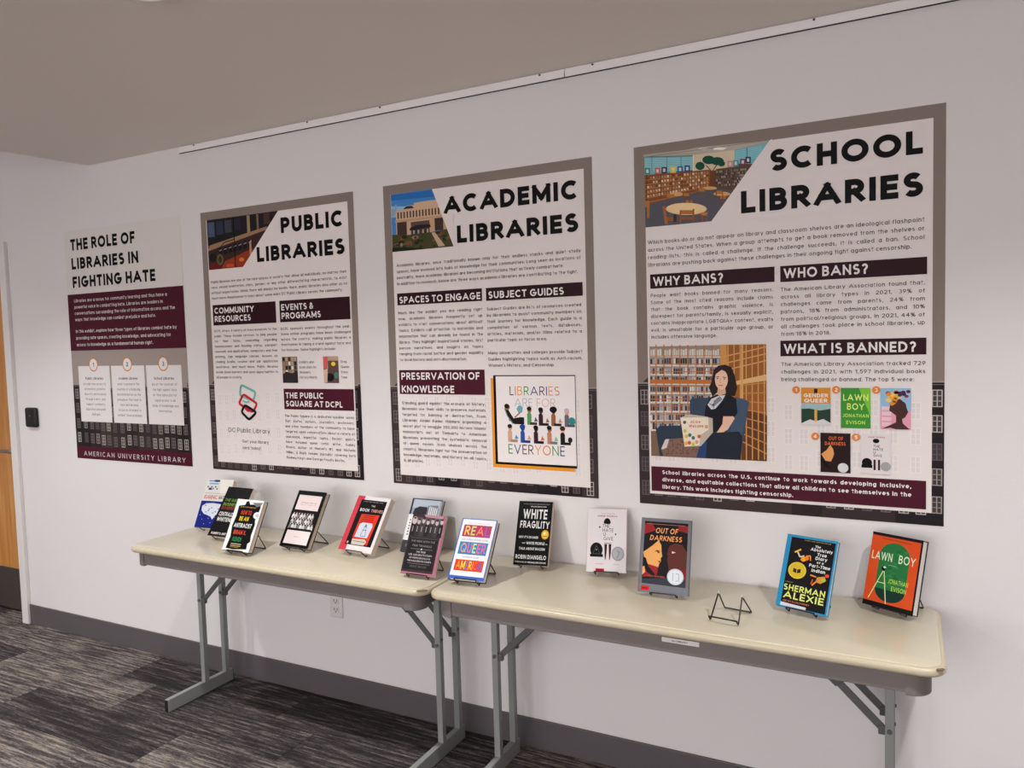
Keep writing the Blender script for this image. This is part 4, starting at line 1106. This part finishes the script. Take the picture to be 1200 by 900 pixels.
def a_eugenic(p):
    p.rect(0, 0, 100, 150, (214, 210, 204))
    p.rect(0, 68, 100, 150, (26, 36, 120))
    p.ell(38, 5, 14, 3.5, (36, 60, 130)); p.rect(8, 4, 30, 7, (90, 120, 190)); p.rect(12, 12, 46, 16, (110, 160, 206))
    for k in range(6): p.ell(10 + k * 7, 24 + (k % 2) * 6, 3, 2.6, (44, 66, 130), 8)
    p.rect(14, 27, 26, 34, (40, 60, 130)); p.line([(6, 44), (60, 44)], 1.5, (150, 150, 150))
    p.poly([(48, 0), (100, 0), (100, 42), (60, 42)], (228, 222, 214))
    p.text('EUGENIC', 6, 62, 12, (190, 60, 60), t=.18, width=50); p.text('NATION', 60, 62, 12, (30, 30, 36), t=.18, width=38); p.layer += 1
    p.poly([(8, 84), (20, 76), (45, 74), (70, 76), (84, 78), (88, 92), (78, 104), (66, 110), (58, 124), (50, 116), (38, 112), (22, 108), (10, 98)], (206, 210, 222))
    for k in range(9): p.ell(20 + (k * 17) % 60, 82 + (k * 11) % 24, 4, 2.5, (150, 160, 190), 8)
    for k in range(8): p.ell(10 + k * 11, 112 + (k * 13) % 30, 1.2, 1.2, (200, 206, 220), 6)


def a_black(p):
    p.rect(0, 0, 100, 150, (14, 13, 14))
    for l, y, c, wd in (('THE GREAT', 45, (96, 140, 60), 70), ('BUSINESS', 58, (130, 150, 50), 60), ('DIVERSITY', 69, (150, 60, 40), 64), ('CENTRALIZING', 89, (224, 220, 216), 76), ('WHITENESS', 105, (224, 220, 216), 80)):
        p.text(l, 8, y, 9 if y < 72 else 12, c, t=.2, width=wd)
    p.text('ROBERT E. BIRT', 10, 144, 6.5, (220, 216, 212), t=.2, width=60)


def a_antiracist(p):
    p.rect(0, 0, 100, 150, (230, 228, 226))
    p.poly([(12, 20), (34, 16), (36, 6), (44, 4), (52, 14), (90, 12), (94, 20), (88, 60), (92, 70), (90, 104), (94, 120), (86, 126), (88, 142), (40, 146), (12, 144), (16, 110), (10, 80), (14, 50)], (16, 15, 16))
    p.rect(84, 36, 88, 60, (60, 60, 62)); p.poly([(60, 8), (97, 6), (92, 16), (78, 20)], (120, 118, 118))
    p.text('THE 1 NEW YORK TIMES BESTSELLER', 18, 24, 3, [(220, 70, 50), (226, 190, 40), (60, 150, 80)], t=.25, width=60)
    for l, y, c, x, wd in (('HOW TO', 45, (206, 66, 46), 28, 40), ('BE AN', 63, (226, 196, 30), 28, 36), ('ANTIRACIST', 83, (224, 222, 220), 16, 66), ('IBRAM X.', 103, (206, 76, 56), 22, 48), ('KENDI', 123, (50, 130, 76), 26, 34)):
        p.text(l, x, y, 13, c, t=.22, width=wd)
    p.layer += 1; p.ell(88, 44, 12, 10, (226, 226, 228), 20); p.ell(90, 44, 6, 5, (190, 190, 196), 16)
    p.rect(26, 129, 64, 131, (200, 190, 180)); p.rect(26, 134, 64, 136.5, (196, 150, 50)); p.rect(26, 139, 58, 140, (180, 170, 90))


def a_photo(p):
    p.rect(0, 0, 100, 150, (16, 15, 16))
    p.rect(9, 12, 90, 52, (226, 208, 206)); p.rect(9, 107, 92, 142, (228, 212, 210))
    p.text('TESTIMONY MEETING', 22, 34, 3.2, (140, 110, 110), t=.14, width=58); p.text('VOICES OF A GENERATION', 22, 39, 2.2, (150, 120, 120), t=.14, width=56); p.text('EDITED BY', 38, 124, 2.2, (150, 120, 120), t=.14, width=22)
    p.layer += 1
    for r_, n, y in ((0, 8, 60), (1, 8, 74), (2, 9, 88)):
        for k in range(n):
            x = 12 + k * 9.6 + (r_ % 2) * 2; p.poly([(x - 5, y + 15), (x - 4, y + 5), (x, y + 3), (x + 4, y + 5), (x + 5, y + 15)], [(216, 212, 212), (196, 190, 192), (120, 112, 112)][(k + r_) % 3], False)
            p.layer += 1; p.ell(x, y + 1, 2.4, 3.2, (196, 176, 170), 8, False); p.layer += 1; p.ell(x, y - 1, 2.6, 2, (50, 40, 40), 8, False); p.layer -= 2
        p.layer += 3
    p.rect(12, 101, 90, 104, (30, 28, 28))


def a_thieves(p):
    p.rect(0, 0, 100, 150, (222, 214, 214)); p.rect(0, 0, 22, 150, (196, 58, 72)); p.rect(14, 10, 92, 134, (16, 14, 15))
    p.text('A NEW YORK TIMES BEST BOOK', 22, 16, 2.5, (170, 160, 160), t=.14, width=60); p.text('THE', 50, 28, 4.5, (214, 208, 206), t=.16, width=12)
    p.text('BOOK', 20, 42, 8, (226, 220, 218), t=.2, width=30); p.text('THIEVES', 54, 42, 8, (222, 150, 140), t=.2, width=36); p.layer += 1
    p.poly([(30, 50), (84, 48), (80, 130), (34, 128), (28, 110)], (212, 52, 34)); p.layer += 1
    for k in range(5): p.line([(40 - k * 2, 54 + k * 5), (72, 53 + k * 5)], 1.6, (96, 26, 22), False)
    p.layer += 1
    p.poly([(36, 76), (44, 72), (72, 72), (76, 80), (72, 112), (34, 112)], (198, 204, 214)); p.line([(54, 78), (50, 108), (64, 108), (58, 80)], 1.4, (90, 96, 110)); p.line([(50, 92), (62, 92)], 1.4, (90, 96, 110)); p.ell(56, 80, 3, 4, (110, 116, 130))
    p.poly([(30, 118), (68, 116), (74, 122), (70, 132), (32, 132)], (196, 186, 176)); p.rect(34, 122, 70, 124, (130, 120, 110)); p.ell(20, 128, 2.5, 3.5, (222, 150, 150))


def a_greyblue(p):
    p.rect(0, 0, 100, 150, (150, 158, 172)); p.rect(0, 0, 6, 150, (50, 54, 70)); p.rect(0, 0, 100, 3, (60, 64, 78))
    p.poly([(6, 3), (94, 3), (94, 24), (50, 20), (6, 28)], (176, 184, 196))
    p.poly([(14, 30), (30, 22), (56, 24), (58, 50), (10, 54)], (52, 50, 56)); p.poly([(58, 18), (90, 16), (92, 50), (56, 52)], (120, 124, 132))
    for k in range(5): p.rect(62 + k * 6, 20 + k, 65 + k * 6, 44, (222, 222, 224), False)
    p.layer += 1; p.rect(6, 54, 100, 150, (60, 58, 62)); p.rect(0, 46, 24, 118, (226, 224, 222)); p.layer += 1
    for k in range(6): p.rect(8, 60 + k * 8, 12, 64 + k * 8, (90, 90, 92), False)
    p.layer += 1; p.rect(0, 118, 40, 150, (64, 62, 66)); p.ell(20, 132, 8, 5, (110, 108, 110))


def a_pink(p):
    p.rect(0, 0, 100, 150, (172, 104, 124)); p.rect(0, 0, 93, 144, (58, 50, 52)); p.rect(0, 0, 92, 55, (96, 84, 86))
    p.rect(0, 0, 92, 8, (60, 50, 54)); p.poly([(34, 0), (92, 0), (92, 8), (40, 6)], (180, 130, 142))
    for k in range(7):
        x = 8 + k * 13.5; g = (40 + 12 * (k % 3),) * 3
        p.poly([(x - 7, 55), (x - 6, 24), (x - 2, 18), (x + 4, 18), (x + 7, 26), (x + 7, 55)], (g[0], g[1] - 4, g[2] - 2), False)
        p.layer += 1; p.ell(x + 1, 16 + (k % 2) * 3, 4.4 if k else 7.5, 6.5 if k else 10, (186, 172, 170), 12, False); p.layer += 1; p.ell(x + 1, 10 + (k % 2) * 3, 4.2, 2.4, (48, 42, 44), 10, False)
        p.rect(x - 2, 30, x + 1, 44, (140, 130, 130), False); p.layer -= 2
    p.layer += 3; p.rect(4, 58, 90, 138, (38, 34, 37)); p.line([(8, 60), (88, 60)], .8, (110, 100, 104)); G = (146, 136, 138)
    p.text('THE MEN WITH THE', 47, 70, 5, G, t=.13, width=72, align='c'); p.text('PINK TRIANGLE', 47, 81, 5, G, t=.13, width=58, align='c')
    p.line([(14, 87), (80, 87)], .7, G); p.ell(47, 87, 2, 2, (220, 210, 212))
    for l, y, wd in (('THE TRUE', 96, 28), ('LIFE AND DEATH STORY', 103.5, 70), ('OF HOMOSEXUALS IN', 111, 62), ('THE NAZI DEATH CAMPS', 118.5, 72)): p.text(l, 47, y, 4.2, (196, 186, 188), t=.18, width=wd, align='c')
    p.line([(14, 123), (80, 123)], .7, G); p.text('HEINZ HEGER', 47, 132, 4.6, (110, 102, 104), t=.13, width=50, align='c')


def a_queer(p):
    p.rect(0, 0, 100, 150, (60, 96, 190)); p.rect(3, 2, 98, 142, (228, 226, 228)); p.text('NEW STORIES FROM THE ROAD', 20, 13, 2.6, (180, 176, 176), t=.14, width=62); p.layer += 1
    for (y0, y1, bg, l, cols) in ((16, 46, (170, 44, 84), 'REAL', [(240, 190, 90), (190, 200, 110), (236, 120, 90), (120, 90, 190)]),
                                  (59, 90, (46, 120, 176), 'QUEER', [(200, 150, 110), (226, 90, 150), (180, 220, 110), (236, 90, 130), (200, 100, 140)]),
                                  (103, 130, (206, 60, 40), 'AMERICA', [(214, 150, 50), (240, 220, 60), (110, 110, 190), (240, 200, 60), (236, 150, 60), (226, 90, 60), (90, 90, 190)])):
        p.rect(10, y0, 90, y1, bg); p.text(l, 14, y1 - 4, y1 - y0 - 7, cols, t=.17, width=73); p.layer += 1
    p.text('LGBT STORIES FROM RED STATES', 12, 55, 3.4, (110, 116, 130), t=.16, width=76); p.text('SAMANTHA ALLEN', 26, 98, 3.4, (110, 116, 130), t=.16, width=46)


def a_fragility(p):
    p.rect(0, 0, 100, 150, (14, 13, 14)); Wt = (226, 222, 220)
    p.text('A VITAL, NECESSARY AND BEAUTIFUL BOOK', 14, 8, 2.6, (150, 146, 146), t=.16, width=78); p.text('MICHAEL ERIC DYSON', 36, 14, 2.6, Wt, t=.2, width=46)
    p.text('WHITE', 14, 42, 23, Wt, t=.2, width=74, res=10); p.text('FRAGILITY', 8, 64, 17, Wt, t=.2, width=88, res=10)
    p.text("WHY IT'S SO HARD", 8, 88, 5.4, Wt, t=.22, width=58); p.text('FOR', 20, 101, 3, Wt, t=.18, width=9); p.text('WHITE PEOPLE', 32, 102, 6, Wt, t=.22, width=54); p.text('TO', 88, 102, 3, Wt, t=.18, width=6)
    p.text('TALK ABOUT RACISM', 12, 115, 6, Wt, t=.22, width=76); p.text('ROBIN DIANGELO', 4, 136, 9.5, Wt, t=.19, width=90); p.text('FOREWORD BY MICHAEL ERIC DYSON', 4, 145, 3.6, Wt, t=.2, width=90)
    p.layer += 1; p.ell(85, 78, 11, 11, (214, 160, 30), 24); p.ell(85, 78, 8.5, 8.5, (232, 190, 70), 24); p.ell(83, 75, 3, 3, (250, 230, 170)); p.line([(78, 82), (92, 82)], 1.5, (150, 100, 20))


def a_hate(p):
    p.rect(0, 0, 100, 150, (222, 214, 216)); p.text('THE NEW YORK TIMES BESTSELLER', 33, 12, 1.8, (150, 120, 125), t=.16, width=36)
    p.text('ANGIE THOMAS', 24, 19, 4.2, (170, 60, 74), t=.2, width=52); p.layer += 1
    p.poly([(41 + 9 * (1 - math.cos(k * PI / 10)), 33 - 11 * math.sin(k * PI / 10)) for k in range(11)] + [(57, 36), (43, 36)], (18, 14, 16))
    for l, y, x in (('THE', 45, 37), ('HATE', 55, 38), ('U', 65, 40), ('GIVE', 75, 41)): p.text(l, x, y, 8.5, (30, 26, 28), t=.12, sx=.95)
    p.layer += 1; p.ell(31, 44, 2.2, 2.2, (40, 34, 36)); p.ell(72, 60, 2, 2, (60, 54, 56)); p.line([(43, 82), (62, 82)], 1.4, (120, 110, 112))
    p.poly([(44, 84), (51, 84), (50, 104), (48, 120), (46, 122), (45, 106)], (60, 22, 26)); p.poly([(55, 84), (62, 84), (61, 104), (59, 120), (57, 122), (56, 104)], (60, 22, 26))
    p.ell(24, 98, 16, 17, (20, 18, 20), 28); p.rect(8, 108, 41, 115, (20, 18, 20)); p.line([(24, 88), (15, 108), (33, 108), (24, 88)], 1, (90, 88, 90)); p.ell(24, 98, 2, 2, (120, 116, 118))
    p.ell(79, 106, 16, 17, (156, 154, 158), 28); p.ell(79, 106, 13, 14, (176, 174, 178), 28); p.line([(76, 98), (82, 102), (80, 110), (76, 116)], 2, (140, 138, 142))
    p.text('A #1 BESTSELLER', 20, 132, 2.2, (200, 110, 120), t=.16, width=22); p.text('A PRINTZ HONOR', 66, 132, 2.2, (170, 150, 155), t=.16, width=18)
    p.layer += 1; p.rect(23, 142, 45, 148, (186, 24, 44)); p.line([(26, 145), (42, 145)], 1.6, (100, 16, 28))


def a_darkness(p):
    p.rect(0, 0, 100, 150, (112, 112, 118)); p.rect(6, 7, 94, 130, (24, 16, 20)); p.poly([(6, 124), (94, 112), (94, 136), (6, 132)], (52, 54, 64)); p.poly([(2, 132), (100, 134), (100, 150), (2, 150)], (116, 118, 124))
    p.poly([(6, 12), (20, 10), (30, 24), (6, 34)], (150, 34, 34)); p.poly([(94, 12), (78, 11), (70, 22), (94, 26)], (140, 36, 36)); p.line([(10, 12), (88, 12)], 1.4, (150, 90, 80))
    p.text('OUT OF', 28, 30, 11, (240, 160, 96), t=.18, width=46, slant=.15); p.text('DARKNESS', 17, 45, 10.5, (240, 160, 96), t=.18, width=66, slant=.15); p.layer += 1
    # woman in profile
    p.poly([(6, 70), (14, 64), (26, 54), (36, 44), (42, 54), (43, 66), (45, 76), (42, 80), (43, 86), (40, 90), (38, 98), (26, 98), (14, 92), (8, 80)], (232, 166, 96))
    p.poly([(28, 68), (34, 64), (41, 65)], (60, 30, 24)); p.ell(37, 68, 3, 1.6, (30, 18, 18), 10); p.poly([(36, 86), (43, 85), (40, 89)], (150, 30, 30))
    p.poly([(6, 98), (20, 94), (38, 98), (36, 114), (8, 120)], (150, 30, 40)); p.poly([(6, 78), (12, 82), (18, 98), (32, 112), (30, 118), (16, 110), (8, 98)], (20, 14, 18)); p.poly([(6, 100), (10, 98), (12, 110), (6, 116)], (226, 170, 110))
    # man in profile
    p.poly([(58, 54), (70, 48), (84, 50), (94, 64), (94, 110), (60, 112), (58, 94), (55, 82), (56, 74), (54, 70)], (92, 44, 36)); p.poly([(64, 64), (72, 66), (64, 69)], (236, 206, 170))
    p.poly([(84, 100), (94, 96), (94, 120), (86, 118)], (130, 24, 34)); p.text('ASHLEY HOPE PEREZ', 16, 118, 2.6, (196, 90, 60), t=.2, width=36); p.layer += 1
    p.ell(73, 114, 16.5, 16, (206, 210, 220), 30); p.ell(73, 114, 14, 13.5, (222, 226, 234), 30); p.line([(68, 106), (68, 122)], 2, (180, 186, 200)); p.line([(74, 108), (80, 108), (80, 122), (74, 122)], 2, (180, 186, 200))
    p.rect(5, 137, 22, 146, (214, 20, 30)); p.line([(8, 141.5), (18, 141.5)], 2.4, (130, 14, 20))


def a_alexie(p):
    p.rect(0, 0, 100, 150, (44, 136, 180)); p.rect(9, 5, 97, 147, (24, 22, 26)); p.text('A NEW YORK TIMES BESTSELLER', 36, 9, 2, (180, 150, 80), t=.18, width=52)
    Wt = (226, 224, 222)
    for l, x, y, h, wd in (('The', 58, 20, 5, 12), ('Absolutely', 50, 27, 6.5, 44), ('True', 64, 36, 6.5, 20), ('Diary', 62, 44, 6.5, 24), ('of a', 66, 51, 4.5, 14), ('Part-Time', 52, 60, 6.5, 42), ('Indian', 58, 69, 6.5, 28)):
        p.text(l, x, y, h, Wt, t=.2, width=wd, slant=.05)
    p.layer += 1
    p.line([(20, 36), (32, 28)], 3.2, (232, 180, 60)); p.line([(26, 34), (32, 44), (40, 40)], 3, (200, 190, 180)); p.ell(40, 47, 5, 5, (236, 160, 40)); p.ell(46, 44, 4, 5, (226, 120, 40)); p.line([(44, 40), (52, 38), (54, 48)], 2.4, (230, 140, 50)); p.line([(34, 48), (40, 52)], 2.5, (230, 140, 50))
    p.ell(31, 72, 18, 17, (222, 196, 70), 30); p.ell(31, 72, 16, 15, (206, 176, 50), 30); p.poly([(23, 68), (30, 70), (38, 68), (38, 76), (30, 78), (23, 76)], (50, 40, 20)); p.line([(30.5, 70), (30.5, 78)], 1.2, (206, 176, 50))
    p.ell(90, 72, 4, 3.5, (226, 70, 50)); p.poly([(72, 78), (86, 74), (90, 82), (80, 90), (70, 88)], (200, 140, 60)); p.ell(84, 82, 4, 4, (150, 190, 60)); p.line([(70, 78), (58, 76)], 2.6, (230, 140, 60)); p.line([(72, 86), (64, 96)], 3, (226, 130, 50)); p.line([(64, 84), (62, 94)], 2.6, (200, 80, 40))
    p.text('A NOVEL BY', 11, 99, 2, (180, 150, 80), t=.18, width=16)
    p.text('SHERMAN', 9, 115, 12.5, (214, 222, 120), t=.19, width=84, res=12); p.text('ALEXIE', 11, 131, 14, (214, 222, 120), t=.19, width=82, res=12)
    p.text('ART BY ELLEN FORNEY', 12, 138, 3.2, (200, 110, 70), t=.2, width=54); p.layer += 1; p.poly([(9, 140), (60, 142), (60, 147), (9, 147)], (206, 206, 214))


def a_lawn(p):
    p.rect(0, 0, 100, 150, (24, 22, 22)); p.rect(0, 6, 97, 140, (206, 76, 34)); p.line([(20, 10), (78, 12)], 1, (90, 50, 40))
    G = [(50 + 26 * math.cos(math.radians(a)), (46 if a <= 180 else 112) - 26 * math.sin(math.radians(a))) for a in range(0, 360, 12)]
    G = [(50 + 30 * math.cos(math.radians(a)), 44 - 28 * math.sin(math.radians(a))) for a in range(0, 181, 12)] + [(50 + 30 * math.cos(math.radians(a)), 112 - 24 * math.sin(math.radians(a))) for a in range(180, 361, 12)]
    p.poly(G, (40, 110, 60)); p.poly([(50 + 29.5 * math.cos(math.radians(a)), 112 - 24 * math.sin(math.radians(a))) for a in range(180, 361, 12)], (26, 52, 44))
    for k in range(40):
        rr = random.Random(k + 5); p.ell(26 + rr.random() * 48, 30 + rr.random() * 80, 5, 3, rr.choice([(44, 118, 66), (36, 100, 54), (52, 124, 70)]), 8, False)
    p.layer += 1
    p.text('LAWN', 4, 55, 17, (206, 226, 190), t=.15, width=43, res=12); p.text('BOY', 58, 55, 17, (206, 226, 190), t=.15, width=34, res=12)
    p.text('JONATHAN', 44, 98, 9.5, (170, 206, 70), t=.16, width=40); p.text('EVISON', 52, 112, 9.5, (170, 206, 70), t=.16, width=30); p.layer += 1
    p.line([(40, 62), (56, 62)], .8, (150, 180, 130)); p.line([(32, 76), (10, 136)], 1.8, (206, 214, 150)); p.line([(34, 76), (46, 140)], 1.8, (206, 214, 150)); p.line([(24, 100), (40, 100)], 1.5, (206, 214, 150)); p.ell(32, 71, 4.5, 4, (20, 18, 20)); p.ell(34, 68, 2.8, 2.2, (200, 206, 210))


BOOKS = [
    ('eugenic', -2.814, -0.198, 0.152, 0.227, 26.7, 7.3, .028, 'white and deep blue book titled EUGENIC NATION, rearmost at the left end', a_eugenic, (214, 210, 206), 'pages', True, None),
    ('black', -2.631, -0.292, 0.15, 0.231, 34.9, .3, .022, 'black paperback book with green and white capitals, between two others at the left end', a_black, (16, 15, 16), 'pages', False, None),
    ('antiracist', -2.391, -0.429, 0.143, 0.212, 28.3, 2.1, .025, 'white book with a black brushed panel titled HOW TO BE AN ANTIRACIST, front left', a_antiracist, (18, 17, 18), 'pages', True, None),
    ('photo', -2.207, -0.298, 0.153, 0.24, 31.8, -1., .024, 'black book with two pale pink panels and a group photo, left table', a_photo, (16, 15, 16), 'pages', True, None),
    ('thieves', -1.926, -0.26, 0.172, 0.231, 34.7, -4., .026, 'red, black and white book titled THE BOOK THIEVES, middle of the left table', a_thieves, (214, 204, 198), 'pages', False, None),
    ('greyblue', -1.7, -0.172, 0.142, 0.217, 28.6, .5, .02, 'grey blue photo book with a white side strip, partly hidden behind the pink edged one', a_greyblue, (46, 48, 58), 'pages', True, None),
    ('pink', -1.539, -0.393, 0.14, 0.217, 27.8, 2.6, .012, 'thin pink edged book with a dark group photo, right end of the left table', a_pink, (150, 86, 106), 'pages', False, (60, 28, 38)),
    ('queer', -1.336, -0.4, 0.135, 0.221, 36.6, 4.9, .028, 'white and blue book titled REAL QUEER AMERICA, left end of the right table', a_queer, (40, 62, 130), 'pages_w', True, (22, 28, 56)),
    ('fragility', -1.211, -0.153, 0.129, 0.236, 26.6, 10.7, .024, 'black book titled WHITE FRAGILITY with a gold seal', a_fragility, (226, 214, 206), 'pages', False, None),
    ('hate', -0.931, -0.126, 0.137, 0.218, 19.8, 13., .033, 'white hardcover book titled THE HATE U GIVE', a_hate, (222, 206, 196), 'pages', True, None),
    ('darkness', -0.692, -0.255, 0.16, 0.237, 17.9, 3.6, .018, 'dark red and grey book titled OUT OF DARKNESS with two profiles', a_darkness, (108, 108, 114), 'pages_w', True, None),
    ('alexie', -0.281, -0.249, 0.151, 0.219, 24.6, -16.3, .02, 'bright blue edged black book with SHERMAN ALEXIE in yellow letters', a_alexie, (44, 136, 180), 'pages_w', True, None),
    ('lawn', -0.055, -0.149, 0.148, 0.217, 17.4, -25.9, .034, 'orange and green book titled LAWN BOY, at the right end', a_lawn, (22, 20, 20), 'pages_w', True, None),
]
for b in BOOKS: make_book(*b)
# the empty stand
wire_stand('empty black wire stand with clear tips and no book on it', -.472, -.386, math.radians(-8), math.radians(38), .012, wd=.083, h=.084, lip=.001, tips=True)
